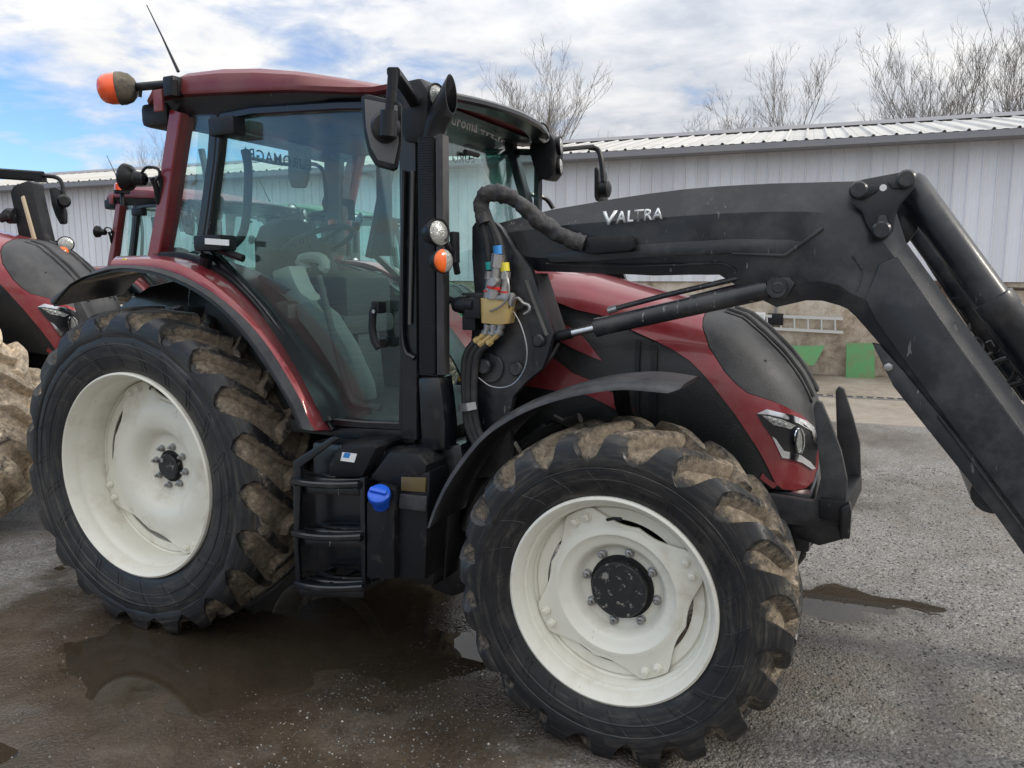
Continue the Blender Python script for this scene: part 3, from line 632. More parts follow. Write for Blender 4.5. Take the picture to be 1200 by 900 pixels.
for i, p in enumerate(tp):
    tdir = (tp[min(i+1, 13)]-tp[max(i-1, 0)]).normalized(); v_ = tdir.cross(u).normalized(); r = .047
    ring = [p+(u*math.cos(2*PI*k/nT)+v_*math.sin(2*PI*k/nT))*r for k in range(nT)]
    if i == 13: ring = [q+tdir*((p.x+.012-q.x)/tdir.x*.92) for q in ring]
    if 9 < i < 13: ring = [q-tdir*.03*(i-9) for q in ring]
    rings.append(ring)
inn_ = [[c+(q-c)*.9 for q in r for c in [sum(r, Vector())/nT]] for r in rings[::-1]]
part(MB().loft(rings+inn_, True), 'exhaust_tip', PLA, ex, 50)
part(MB().pxp([(489, 442), (515, 442), (519, 470), (522, 500), (521, 529), (493, 529), (491, 480)], ey-.02, ey+.09, .02), 'exhaust_base_cover', BLK, ex)
def lamp(name, c, ax, r, d, parent=TR, lens=LENS, body=PLA):
    o = part(MB().lathe([(-d, r*.45), (-d*.8, r*.75), (-d*.2, r), (0, r*1.02), (.006, r*.97), (.004, r*.86), (0, r*.84)], c, ax, 28), name, body, parent, 40)
    part(MB().lathe([(.0, r*.86), (.008, r*.6), (.011, r*.3), (.012, .001)], c, ax, 28), 'lens', lens, o, 60); return o
fd = Vector((.93, -.36, .05)).normalized()
lp = lamp('headlamp', at(514, 272, -.85), fd, .052, .07)
part(MB().tube([at(520, 280, -.82), at(532, 300, -.78), at(536, 320, -.74)], .014, 8).obox(at(533, 290, -.78), (.012, 0, 0), (0, .02, 0), (0, 0, .06), .005), 'lamp_bracket', PLA, lp)
c0 = at(519, 306, -.86)
ti = part(MB().lathe([(-.06, .012), (-.04, .035), (0, .048), (.004, .044)], c0, fd, 24, True), 'turn_signal', PLA, TR, 40)
mb = MB(); mb2 = MB(); u = Vector((0, 0, 1)); w_ = fd.cross(u).normalized()
def halfdome(s):
    rs = []
    for i in range(7):
        a = i/6*PI/2; rs.append([c0+fd*(.003+.018*math.cos(a))+(u*math.sin(b)+w_*math.cos(b)*s)*.045*math.sin(a) for b in [-PI/2+PI*k/14 for k in range(15)]])
    return MB().loft(rs, False)
part(halfdome(1), 'orange_lens', ORG, ti, 60); part(halfdome(-1), 'clear_lens', LENS, ti, 60)

# ---- roof corner work lamps and mirrors
for sgn in (1, -1):
    y = -.60*sgn; x0 = 1.53
    pod = part(MB().prism([(x0-.10, y, 2.50), (x0+.02, y, 2.51), (x0+.055, y, 2.46), (x0+.055, y, 2.30), (x0+.02, y, 2.255), (x0-.06, y, 2.27), (x0-.10, y, 2.40)], (0, -.13*sgn, 0), .02), 'work_lamp_pod', PLA)
    a_ = Vector((.97, -.2*sgn, .05)).normalized()
    lamp('work_lamp', Vector((x0+.06, y-.065*sgn, 2.445)), a_, .052, .04, pod); lamp('work_lamp', Vector((x0+.06, y-.065*sgn, 2.335)), a_, .052, .04, pod)
    if sgn < 0: lamp('work_lamp', Vector((x0+.02, .5, 2.49)), Vector((.9, -.35, .1)).normalized(), .055, .06, pod)
# near mirror
my = -1.08
ma = part(MB().sweep([Vector((1.50, -.66, 2.40)), Vector((1.55, -.8, 2.43)), Vector((1.62, -1.0, 2.45)), at(461, 84, my)], .045, .03, (0, 0, 1), .006).sweep([at(461, 80, my), at(459, 110, my), at(456, 150, my)], .035, .03, (0, 1, 0), .008), 'mirror_arm', PLA)
mc = at(447, 154, my); nx = Vector((.52, -.85, 0)).normalized(); rt_ = Vector((0, 0, 1)).cross(nx).normalized()
def mir_pts(px): return [at(a, b, my) for a, b in px]
mo = [(423, 112), (430, 109.5), (469, 119), (471, 124), (470.5, 170), (466, 197), (460, 198.5), (440, 193), (432, 180), (427, 160), (424, 130)]
mh = part(MB().prism(mir_pts(mo), (-.035, .055, 0), .012), 'mirror_housing', PLA, ma)
mi = [(427, 116), (466, 124), (467, 168), (462, 193), (443, 188), (434, 172), (429, 150)]
part(MB().prism([p+Vector((.004, -.006, 0)) for p in mir_pts(mi)], (-.008, .012, 0), .004), 'mirror_back_plate', GRY, ma)
part(MB().lathe([(0, .055), (.03, .052), (.05, .04), (.055, .02)], at(453, 150, my), Vector((.45, -.88, 0)), 20, True), 'mirror_knuckle', PLA, ma)
part(MB().tube([at(456, 130, my-.05), at(455, 160, my-.05)], .03, 12), 'mirror_clamp', PLA, ma)
# far mirror: flat arm, bent tube, head seen edge on
fa = part(MB().sweep([Vector((1.45, .62, 2.44)), at(650, 176, .8), at(692, 172, 1.12)], .06, .025, (0, 0, 1), .006).tube(bez([at(690, 173, 1.12), at(700, 175, 1.15), at(704, 185, 1.15), at(706, 200, 1.15), at(707, 213, 1.15)], 14), .016, 8), 'mirror_arm', PLA)
part(MB().pxp([(696, 197), (699, 195), (701, 200), (702, 233), (698, 236), (696, 230)], 1.15, 1.33, .01), 'mirror_housing', PLA, fa)
part(MB().lathe([(0, .05), (.05, .05), (.06, .03)], at(704, 222, 1.17), Vector((1, 0, 0)), 16, True), 'mirror_knuckle', PLA, fa)
part(MB().tube(bez([at(618, 227, .70), at(636, 231, .78), at(643, 236, .8), at(648, 244, .8)], 12), .014, 8), 'far_grab_rail', BLK)

# ---- hood
ZT = [(1.70, 1.768), (1.80, 1.766), (2.05, 1.733), (2.38, 1.650), (2.645, 1.588), (2.72, 1.563), (2.797, 1.500), (2.882, 1.418), (2.947, 1.337), (3.0, 1.244), (3.028, 1.13), (3.036, .96)]
def zt(x): return float(np.interp(x, [a for a, b in ZT], [b for a, b in ZT]))
def wx(x):
    if x < 2.6: return .355+.02*min(1, max(0, (x-1.7)/.5))
    t = min(1, (x-2.6)/.44); return .375*math.sqrt(max(.0, 1-(t**3.2)*.80))
def hp(x, a):                                   # a > 0: crown angle 0..90, a < 0: metres below the shoulder
    zm = .94+(zt(x)-.94)*.45; w = wx(x); e = .62
    if a <= 0: return Vector((x, -w, max(zm+a, .0)))
    r = math.radians(a); return Vector((x, -w*max(math.cos(r), 0)**e, zm+(zt(x)-zm)*math.sin(r)**.8))
def hxa(px, py):                                # pixel -> (x, a) on the hood surface (first hit from the camera)
    d = ray(px, py); best = None
    def inside(p):
        if not 1.6 < p.x < 3.036 or p.z > zt(p.x): return False
        zm = .94+(zt(p.x)-.94)*.45; w = wx(p.x)
        if p.z <= zm: return abs(p.y) < w
        s = ((p.z-zm)/(zt(p.x)-zm))**(1/.8); return abs(p.y) < w*max(0, 1-s*s)**(.31)
    k = 2.0; mind = None
    while k < 4.8:
        p = CAM+d*k
        if inside(p):
            lo, hi = k-.01, k
            for _ in range(25):
                mdl = (lo+hi)/2
                if inside(CAM+d*mdl): hi = mdl
                else: lo = mdl
            p = CAM+d*hi; zm = .94+(zt(p.x)-.94)*.45
            if p.z <= zm: return (p.x, p.z-zm)
            return (p.x, math.degrees(math.asin(min(1, ((p.z-zm)/(zt(p.x)-zm))**(1/.8)))))
        k += .01
    p = at(px, py, -.12); return (p.x, 88.0)
def skin(uv, off, thick, name, mat, parent, mirror=True, sm=40, gx=.03, ga=5):
    """panel on the hood from a closed outline in (x, a); a filled grid inside, real thickness"""
    AS = .006                                    # scale of a so the grid is about square
    def enc(u): return Vector((u[0], u[1]*AS if u[1] > 0 else u[1]))
    ed = []
    for i in range(len(uv)):
        p, q = enc(uv[i]), enc(uv[(i+1) % len(uv)]); n = max(1, int((q-p).length/.03))
        for k in range(n): ed.append(p.lerp(q, k/n))
    n = len(ed); xs = [p.x for p in ed]; ysv = [p.y for p in ed]; ins = []
    def pin(p):
        c = False; j = n-1
        for i in range(n):
            if (ed[i].y > p.y) != (ed[j].y > p.y) and p.x < (ed[j].x-ed[i].x)*(p.y-ed[i].y)/(ed[j].y-ed[i].y)+ed[i].x: c = not c
            j = i
        return c
    x = min(xs)+.01
    while x < max(xs):
        y = min(ysv)+.01
        while y < max(ysv):
            p = Vector((x, y))
            if pin(p) and min((p-e).length for e in ed) > .012: ins.append(p)
            y += .03
        x += .03
    r = delaunay_2d_cdt(ed+ins, [(i, (i+1) % n) for i in range(n)], [list(range(n))], 1, 1e-6)
    co = []; 
    def dec(p): return (p.x, p.y/AS if p.y > 0 else p.y)
    def P3(u, o):
        p = hp(*u); e1 = hp(min(u[0]+.01, 3.036), u[1])-hp(u[0]-.01, u[1]); a1 = min(u[1]+1, 90) if u[1] > 0 else u[1]+.01; a0 = a1-2 if u[1] > 0 else u[1]-.01
        e2 = hp(u[0], a1)-hp(u[0], a0); nn = e1.cross(e2)
        if nn.length < 1e-9: nn = Vector((0, -1, 0))
        nn.normalize()
        if nn.y > 0 or (abs(nn.y) < .02 and nn.z < 0): nn = -nn
        return p+nn*o
    vs = [dec(p) for p in r[0]]; nv = len(vs); top = [P3(u, off) for u in vs]; bot = [P3(u, off-thick) for u in vs]
    fs = [tuple(f) for f in r[2]]; cnt = {}
    for f in fs:
        for i in range(len(f)):
            e = (f[i], f[(i+1) % len(f)]); cnt[e] = 1
    sidef = [(a, b, b+nv, a+nv) for a, b in cnt if (b, a) not in cnt]
    mb = MB().add(top+bot, fs+[tuple(i+nv for i in f[::-1]) for f in fs]+sidef)
    o = part(mb, name, mat, parent, sm)
    if mirror: mir(o)
    return o
xs_ = [1.72+(3.034-1.72)*i/60 for i in range(61)]; rings = []
for x in xs_:
    sec = [hp(x, a) for a in (-.40, -.25, -.1, 0, 12, 25, 40, 55, 68, 78, 85, 90)]; zb = 1.0 if x < 2.5 else max(.93, 1.0-(x-2.5)*.2)
    for s_ in sec: s_.z = max(s_.z, zb)
    sec = sec+[Vector((p.x, -p.y, p.z)) for p in sec[-2::-1]]; rings.append(sec)
hood = part(MB().loft(rings, True, True), 'hood', GRILL, TR, 40)
U = lambda l: [hxa(a, b) for a, b in l]
red_lo = [(633, 349), (652, 355), (675, 364), (711, 372), (741, 388), (768, 400), (790, 411), (810, 424), (826, 440), (840, 457), (850, 470), (861, 484), (874, 504), (888, 526), (898, 545), (905, 560), (908, 566)]
nose_edge = [(823, 377), (823, 386), (831, 409), (849, 436), (862, 450), (876, 461), (900, 469), (924, 480), (942, 491), (953, 508)]
bot_ = [(915, 572), (928, 574), (942, 571), (951, 562), (955, 550)]
tr_ = [(957, 530), (956, 518)]
ul = U(red_lo); un = U(nose_edge); ub = U(bot_); ut = U(tr_)
poly = [(1.76, 90), (1.76, ul[0][1])] + ul + ub + ut + un[::-1] + [(un[0][0], 90)]
skin(poly, .012, .011, 'hood_shell', RED, hood)
# black nose cap follows the boundary and closes over the crown
poly = [(un[0][0]+.004, 90)] + [(u[0]+.003, u[1]+.5) for u in un] + [(3.034, un[-1][1]), (3.034, 90)]
skin(poly, .011, .010, 'nose_cap', DUSTB, hood)
for y, h in ((-.10, .012), (-.16, .006)):
    pth = []
    for i in range(20):
        x = un[0][0]+.06+(3.0-un[0][0]-.06)*i/19; a = 90
        for q in range(10, 90):
            if -hp(x, q).y < -y: a = q; break
        pth.append(hp(x, a)+Vector((.01, 0, .01)))
    mir(part(MB().tube(pth, h, 8), 'nose_ridge', DUSTB, hood))
# lower red stripes and side panel posts
skin(U([(645, 372), (676, 388), (684, 396), (706, 423), (671, 408), (643, 393)]), .010, .009, 'side_stripe', RED, hood)
skin(U([(636, 413), (652, 422), (672, 437), (694, 446), (722, 462), (750, 484), (738, 487), (712, 474), (690, 463), (655, 458), (606, 450), (606, 420)]), .010, .009, 'lower_stripe', RED, hood)
skin(U([(893, 554), (901, 562), (912, 567), (905, 572), (890, 560)]), .008, .007, 'lower_trim', RED, hood)
skin(U([(746, 398), (751, 400), (751, 500), (745, 500)]), .014, .013, 'grille_post', PLA, hood); skin(U([(764, 404), (771, 408), (771, 500), (764, 500)]), .014, .013, 'grille_post', PLA, hood)
# head lamps
hl = skin(U([(886, 484), (897, 479), (915, 484), (933, 490), (948, 500), (953, 515), (956, 532), (951, 547), (935, 540), (915, 533), (903, 511)]), .017, .012, 'headlight', BLK, hood, True)
skin(U([(886, 484), (897, 479), (915, 484), (933, 490), (948, 500), (951, 508), (953, 522), (949, 520), (946, 505), (932, 496), (914, 489), (898, 485)]), .020, .006, 'chrome_trim', CHROME, hood)
skin(U([(892, 486), (900, 487), (914, 491), (929, 498), (923, 502), (914, 499), (905, 497)]), .021, .005, 'led_strip', LENS, hood)
skin(U([(903, 510), (907, 513), (916, 527), (933, 531), (945, 540), (951, 548), (947, 549), (936, 541), (914, 535)]), .020, .006, 'chrome_trim', CHROME, hood)
skin(U([(931, 503), (935, 502), (938, 508), (938, 522), (935, 530), (931, 529), (929, 518)]), .024, .008, 'round_beam', LENS, hood)
def hs(px, py, o): u_ = hxa(px, py); return hp(*u_)+Vector((.35, -.93, .1))*o
part(MB().tube([hs(934+4.6*math.cos(2*PI*k/20), 516+14*math.sin(2*PI*k/20), .024) for k in range(21)], .0045, 6, False), 'lamp_ring', CHROME, hood)
for k in range(4): part(MB().ball(hs(899+k*6.2, 489.5+k*2.6, .020), .011, (1, .5, .8), 10), 'led_lens', LENS, hood)
part(MB().prism([hp(1.74, a)+Vector((0, 0, 0)) for a in (0, 20, 40, 55, 68, 78, 85, 90)]+[Vector((1.74, 0, 1.2))], (-.03, 0, 0)), 'hood_rear_seal', BLK, hood)

# ---- front fender
fo = [(499, 617), (508, 590), (521, 562), (538, 535), (560, 509), (585, 489), (615, 472), (650, 459), (690, 449), (730, 445), (770, 446), (806, 453)]
fi = [(503, 619), (513, 593), (527, 566), (545, 540), (566, 515), (590, 497), (620, 481), (655, 469), (692, 461), (730, 457), (772, 460), (782, 461)]
rings = []
for a, b in zip(resample(fo, 34), resample(fi, 34)):
    a = a.lerp(b, .42); p = v3(a, -.93); q = v3(b, -.945); i1 = (q-p); i1.y = 0
    nrm_ = Vector((2.43, 0, .6036))-p; nrm_.y = 0; nrm_.normalize()
    rings.append([q, q.lerp(p, .5)+Vector((0, -.005, 0)), p, p+Vector((0, .06, 0))-nrm_*.012, p+Vector((0, .27, 0))-nrm_*.012, p+Vector((0, .32, 0)), q+Vector((0, .39, 0)), q+Vector((0, .38, 0)), p+Vector((0, .31, 0))+nrm_*.008, p+Vector((0, .06, 0))+nrm_*.004, q+Vector((0, .01, 0))])
def fendmb(): return MB().loft(rings, True, True)
ffe = part(fendmb(), 'front_fender', DUSTB, TR, 40)
part(MB().sweep([at(727, 452, -.75), at(730, 475, -.7), at(742, 505, -.55), Vector((2.45, -.35, .95))], .06, .012, (0, 1, 0)), 'fender_stay', BLK, ffe)
c = mir(ffe)
# inner mudguard and clutter behind the wheel
part(MB().tube([at(648, 490, -.5), at(668, 500, -.5), at(690, 540, -.5)], .02, 8).tube([at(600, 520, -.55), at(625, 560, -.55), at(640, 600, -.5)], .025, 8).tube([at(560, 560, -.5), at(600, 530, -.5), at(640, 500, -.45)], .02, 8), 'steering_linkage', PLA)
part(MB().tube(bez([at(545, 620, -.6), at(560, 580, -.6), at(590, 545, -.55), at(630, 510, -.5), at(680, 490, -.5)], 20), .022, 8), 'hydraulic_hose', HOSE)

# ---- steps, fuel tank, battery box
sy = -.90
part(MB().box((1.0, -.80, .45), (1.62, -.42, 1.02), .03), 'fuel_tank', BLK)
stp = part(MB().pxp([(343, 541), (388, 512), (396, 514), (352, 547), (352, 575), (349, 640), (352, 690), (347, 690), (344, 640)], sy, sy+.02, .004), 'step_ladder', BLK)
part(MB().pxp([(351, 548), (386, 560), (424, 562), (424, 676), (352, 668)], sy+.19, sy+.21, .004), 'step_back_panel', BLK, stp)
for k, (x0, x1, yt, h) in enumerate([(346, 421, 561, 8), (347, 424, 622, 8), (350, 426, 681, 8)]):
    p0, p1 = at(x0, yt+2, sy), at(x1, yt+6, sy); mid = p0.lerp(p1, .5)+Vector((0, -.035, 0)); mb = MB()
    for q in range(3):
        o_ = Vector((.012*q, .055*q, 0)); mb.sweep(bez([p0+o_, p0.lerp(p1, .25)+o_+Vector((0, -.026, 0)), mid+o_, p0.lerp(p1, .75)+o_+Vector((0, -.026, 0)), p1+o_], 10), (.05, .03, .03)[q], .026, (0, 0, 1), .006)
    o = part(mb, 'step', BLK, stp)
    mb = MB()
    for q in (.02, .5, .98): part(MB().sweep([p0.lerp(p1, q)+Vector((0, -.02, -.006)), p0.lerp(p1, q)+Vector((.03, .19, -.006))], .022, .03, (0, 0, 1), .004), 'step_bracket', BLK, stp)
    part(MB().pxp([(x0, yt+8), ((x0+x1)/2, yt+11), (x1, yt+12), (x1, yt+20), ((x0+x1)/2, yt+19), (x0, yt+16)], sy+.02, sy+.04, .004), 'step_riser', BLK, stp)
part(MB().pxp([(421, 560), (427, 560), (428, 692), (424, 692)], sy, sy+.04, .004), 'step_side_plate', BLK, stp)
bx = part(MB().pxp([(385, 543), (398, 521), (437, 520), (441, 525), (424, 560), (385, 559)], sy+.03, sy+.22, .015), 'tool_box', PLA)
st_ = part(MB().pxp([(401, 530), (418, 532), (415, 542), (399, 540)], sy+.027, sy+.03), 'white_sticker', WHITE, bx, 0)
part(MB().pxp([(404, 530.5), (411, 531.3), (408.5, 537), (401.5, 536)], sy+.0262, sy+.0272), 'blue_print', BLUP, bx, 0)
dt = part(MB().pxp([(429, 590), (441, 566), (462, 572), (465, 585), (462, 600), (462, 680), (429, 678)], sy+.0, sy+.2, .015), 'filler_tank', PLA)
cc = at(445, 583, sy-.035); ca = Vector((.25, -.55, .8)).normalized()
mb = MB().lathe([(-.05, .034), (0, .039), (.0, .044), (.010, .047), (.029, .045), (.036, .037), (.038, .001)], cc, ca, 28); sdv = ca.orthogonal().normalized()
cap = part(mb.obox(cc+ca*.039, Vector((.6, .1, -.1)).cross(ca).normalized()*.010, Vector((.9, .2, -.15)).normalized()*.036, ca*.012, .005), 'blue_filler_cap', BLUE, dt, 40)
bb = part(MB().pxp([(430, 562), (455, 530), (490, 531), (500, 545), (498, 562), (470, 574), (462, 570)], sy+.03, sy+.25, .02).pxp([(468, 560), (504, 552), (503, 580), (501, 605), (498, 680), (466, 680), (466, 600)], sy+.03, sy+.25, .015), 'battery_box', PLA)
part(MB().pxp([(470, 559), (499, 560), (498, 577), (470, 575)], sy+.024, sy+.032, .002), 'side_reflector', REFL, bb)
part(MB().pxp([(468, 579), (500, 582), (499, 600), (467, 596)], sy+.015, sy+.03, .006), 'reflector_bracket', DUSTB, bb)
part(MB().pxp([(490, 528), (540, 520), (545, 560), (528, 600), (522, 680), (500, 680), (500, 560)], -.72, -.45, .02), 'frame_side', BLK)
part(MB().box((1.1, -.62, .40), (1.7, .1, .52), .02), 'underbody_plate', BLK)

part(MB().pxp([(503, 600), (520, 575), (550, 560), (575, 590), (566, 640), (552, 692), (530, 700), (503, 690)], -.56, -.50, .02), 'mud_flap', BLK)
# ---- front linkage
part(MB().pxp([(880, 580), (950, 590), (985, 598), (990, 632), (960, 640), (895, 618)], -.36, -.30, .008), 'linkage_frame', BLK)
part(MB().pxp([(953, 476), (957, 470), (963, 472), (975, 500), (986, 530), (993, 563), (991, 600), (986, 615), (975, 618), (940, 617), (905, 612), (900, 580), (955, 588), (962, 560)], -.365, -.325, .006), 'lower_link', DUSTB)
part(MB().pxp([(979, 458), (983, 453), (989, 456), (1000, 490), (1008, 520), (1009, 555), (1002, 590), (985, 585), (981, 520)], .20, .24, .006), 'lower_link', DUSTB)
part(MB().prism([at(993, 588, -.40), at(1010, 556, .26), at(1010, 575, .26), at(993, 612, -.40)], (-.10, 0, 0), .006), 'linkage_crossbar', PLA)
part(MB().pxp([(984, 596), (995, 590), (998, 600), (996, 632), (984, 632)], -.42, -.36, .006), 'linkage_hook', BLK)
part(MB().box((2.86, -.32, .66), (3.04, .32, .90), .02).box((2.55, -.3, .82), (2.95, .3, .93), .01), 'front_support', BLK)

# ---- front loader
st = [((583, 262), (584, 274), (590, 297), (596, 309)), ((620, 252), (622, 269), (628, 302), (631, 318)), ((650, 245), (652, 265), (658, 302), (662, 319)), ((680, 240), (682, 262), (690, 302), (692, 320)), ((720, 233), (720, 259), (726, 302), (727, 321)), ((760, 227), (760, 256), (765, 302), (766, 323)),
      ((800, 222), (800, 253), (805, 300), (806, 322)), ((840, 218.5), (840, 250.5), (845, 300), (843, 322)), ((875, 216.5), (875, 249), (880, 303), (880, 345)), ((905, 215), (905, 248), (908, 320), (910, 360)), ((945, 214), (945, 248), (935, 330), (945, 352)), ((980, 213), (975, 250), (965, 330), (964, 352.5)),
      ((1020, 212), (1005, 260), (985, 335), (984, 358)), ((1047, 238), (1030, 278), (996, 343), (993, 362)), ((1062, 284), (1045, 297), (1014, 351), (1003, 371)), ((1104, 342), (1087, 354), (1045, 386), (1030, 402)), ((1145, 399), (1128, 411), (1086, 442), (1070, 459)), ((1187, 457), (1170, 469), (1127, 501), (1111, 518)), ((1240, 530), (1223, 542), (1180, 574), (1164, 591)), ((1310, 627), (1293, 639), (1250, 671), (1234, 688)), ((1370, 710), (1353, 722), (1310, 755), (1294, 773))]
rings = []
for t_, r1, r2_, b_ in st:
    T_ = at(*t_, -.535); A_ = at(*r1, -.575); B_ = at(*r2_, -.575); O_ = at(*b_, -.55)
    rings.append([T_, A_, B_, O_, Vector((O_.x, -.43, O_.z)), Vector((B_.x, -.40, B_.z)), Vector((A_.x, -.40, A_.z)), Vector((T_.x, -.44, T_.z))])
def arm_at(y):
    return MB().loft(rings, True, True)
arm = part(arm_at(0), 'loader_arm', ARM, TR, 20)
# pressed panel and weld lines on the arm
part(MB().pxp([(1052, 300), (1030, 310), (1014, 351), (1028, 378), (1100, 478), (1200, 610), (1300, 745), (1345, 710), (1250, 580), (1142, 432)], -.574, -.584, .008), 'arm_side_plate', ARM, arm)
part(MB().pxp([(640, 297), (700, 290), (790, 284), (860, 280), (925, 281), (944, 284), (921, 299), (860, 297), (790, 300), (700, 306), (645, 308)], -.574, -.582, .006), 'arm_side_plate', ARM, arm)
part(MB().pxp([(858, 296), (919, 297.5), (942, 281), (963, 265), (966, 268), (944, 285), (921, 301), (858, 298.5)], -.574, -.587, .003), 'arm_rib', ARM, arm)
plate = [(996, 223), (999, 214), (1011, 210), (1055, 201.5), (1069, 202), (1074, 210), (1072, 219), (1064, 230), (1055, 240), (1050, 250), (1047, 270), (1039, 280), (1027, 279), (1016, 264), (1010, 248), (999, 239)]
pv = part(MB().pxp(plate, -.60, -.578, .005), 'pivot_plate', ARM, arm)
part(MB().pxp(plate, -.40, -.378, .005), 'pivot_plate', ARM, arm)
def pin(px, py, y, r, name='pin', parent=arm, flag=None, mat=ARM):
    o = part(MB().lathe([(.05, r), (-.014, r), (-.02, r-.006), (-.02, .001)], at(px, py, y), n=24), name, mat, parent, 40); return o
for (a, b), fl_ in (((1006, 223), [(1006, 214), (1016, 216), (1030, 217), (1028, 224), (1016, 231), (1006, 232)]), ((1062, 210), [(1060, 202), (1050, 208), (1040, 213), (1046, 221), (1058, 220), (1064, 219)]), ((1033, 270), [(1030, 252), (1038, 252), (1043, 266), (1042, 276), (1033, 280), (1024, 276), (1026, 264)])):
    part(MB().pxp(fl_, -.612, -.598, .003), 'pin_lock_plate', ARM, arm); pin(a, b, -.615, .029)
part(MB().lathe([(0, .011), (-.002, .011), (-.002, .001)], at(1035, 220, -.602), n=14), 'round_sticker', WHITE, arm)
part(MB().pxp([(1050, 257), (1055, 252), (1056, 262), (1052, 263)], -.405, -.402), 'white_sticker', WHITE, arm, 0)
part(MB().pxp([(1022, 402), (1031, 404), (1058, 434), (1193, 597), (1240, 655), (1250, 700), (1200, 650), (1162, 597), (1047, 453)], -.565, -.53, .005), 'arm_under_plate', ARM, arm)
part(MB().lathe([(0, .014), (-.006, .014), (-.008, .008), (-.008, .001)], at(1041, 430, -.567), n=6), 'plate_bolt', STEEL, arm)
part(MB().lathe([(-.05, .034), (-.012, .038), (.01, .034)], at(912, 337, -.555), n=24, caps=True), 'pin_boss', ARM, arm)
part(MB().pxp([(898, 330), (906, 325), (925, 325), (932, 332), (920, 350), (905, 350)], -.585, -.57, .004), 'pin_lock_plate', ARM, arm); pin(912, 337, -.588, .022)
text('V', [at(a, b, -.598) for a, b in ((707, 248), (724, 246.5), (724, 262), (707, 265))], .008, 'arm_badge', BADGE, arm, .02, .12)
text('ALTRA', [at(a, b, -.598) for a, b in ((722, 248), (776.5, 243.5), (776.5, 256.5), (722, 262))], .008, 'arm_badge', BADGE, arm, .02, .12)
vb = part(MB().pxp([(681, 279), (686, 277.5), (738, 276.5), (742, 280), (742, 291), (738, 294), (690, 298), (684, 296)], -.625, -.57, .014), 'hose_cover_box', PLA, arm)
for px in ([(640, 309), (680, 311), (730, 312), (790, 311), (845, 309), (862, 318)], [(999, 300), (1010, 318), (1004, 340)], [(1100, 488), (1150, 555), (1200, 622)]):
    part(MB().tube([q+Vector((0, random.uniform(-.0012, .0012), random.uniform(-.001, .001))) for q in smooth2(px, 40, -.576)], .0035, 6), 'weld_seam', ARM, arm)
# far arm
farm = arm.copy(); COL.objects.link(farm); farm.scale.y = -1
for k in kids(arm):
    if k.name.split('.')[0] in ('pivot_plate', 'pin', 'arm_under_plate'): q = k.copy(); COL.objects.link(q); q.parent = farm
part(MB().tube([Vector((3.62, -.42, 1.0)), Vector((3.62, .42, 1.0))], .07, 16), 'loader_cross_tube', ARM)
part(MB().tube([Vector((4.05, -.62, .36)), Vector((4.05, .62, .36))], .05, 12).box((4.03, -.55, .1), (4.10, -.35, .75), .01).box((4.03, .35, .1), (4.10, .55, .75), .01), 'implement_carrier', ARM)
# tilt cylinder
def cyl(y):
    a = at(1063, 212, -.49); b = at(1163, 350, -.49); dv = (b-a).normalized(); b = a+dv*((b-a).length); e = b+dv*.62; s = y/-.49
    f_ = lambda p: Vector((p.x, p.y*s, p.z))
    a, b, e = f_(a), f_(b), f_(e); dv = (b-a).normalized()
    t = part(MB().lathe([(0, .045), (.02, .052), ((b-a).length, .052)], a, dv, 28, True), 'tilt_cylinder', ARM, TR, 40)
    part(MB().lathe([((b-a).length-.005, .05), ((b-a).length, .063), ((b-a).length+.05, .063), ((b-a).length+.055, .059), ((b-a).length+.62, .059)], a, dv, 28, True), 'cylinder_sleeve', ARM, t, 40)
    part(MB().tube([f_(at(1108, 302, -.49)), f_(at(1140, 352, -.49)), f_(at(1195, 432, -.49)), f_(at(1260, 520, -.49))], .013, 8), 'oil_pipe', ARM, t)
    part(MB().tube(bez([f_(at(1158, 400, -.45)), f_(at(1166, 411, -.45)), f_(at(1172, 400, -.47)), f_(at(1169, 390, -.48))], 10), .010, 8).tube(bez([f_(at(1163, 427, -.45)), f_(at(1180, 421, -.46)), f_(at(1192, 430, -.47)), f_(at(1186, 445, -.45)), f_(at(1172, 452, -.44))], 14), .010, 8).tube(bez([f_(at(1180, 452, -.45)), f_(at(1200, 446, -.46)), f_(at(1215, 440, -.47))], 8), .010, 8), 'oil_hose', HOSE, t)
    return t
cyl(-.49); cyl(.49)
part(MB().pxp([(1050, 240), (1060, 236), (1076, 258), (1076, 268), (1064, 285), (1050, 282)], -.42, -.40, .004), 'inner_link_plate', ARM, arm)
# lift cylinder
a = at(640, 397, -.56); b = at(900, 339, -.56); dv = (b-a).normalized(); ln = (b-a).length
p1 = at(698, 382, -.56); l1 = (p1-a).length; p0 = at(670, 388, -.56); l0 = (p0-a).length
lc = part(MB().lathe([(l1, .030), (l1, .037), (l1+.02, .037), (l1+.022, .0355), (ln-.02, .0355), (ln, .03)], a, dv, 28, True), 'lift_cylinder', ARM, TR, 40)
part(MB().lathe([(l0-.02, .0155), (l1+.01, .0155)], a, dv, 20, True), 'cylinder_rod', CHROME, lc, 40)
part(MB().lathe([(-.02, .026), (0, .022), (l0, .021)], a, dv, 20, True), 'rod_clevis', PLA, lc, 40)
part(MB().tube([at(716, 363, -.55), at(780, 346, -.55), at(895, 319, -.55)], .0105, 10), 'oil_pipe', ARM, lc)
part(MB().tube([at(713, 364, -.55), at(723, 361, -.55)], .014, 10), 'pipe_fitting', STEEL, lc)
lf = lc.copy(); COL.objects.link(lf); lf.scale.y = -1
for k in kids(lc): q = k.copy(); COL.objects.link(q); q.parent = lf
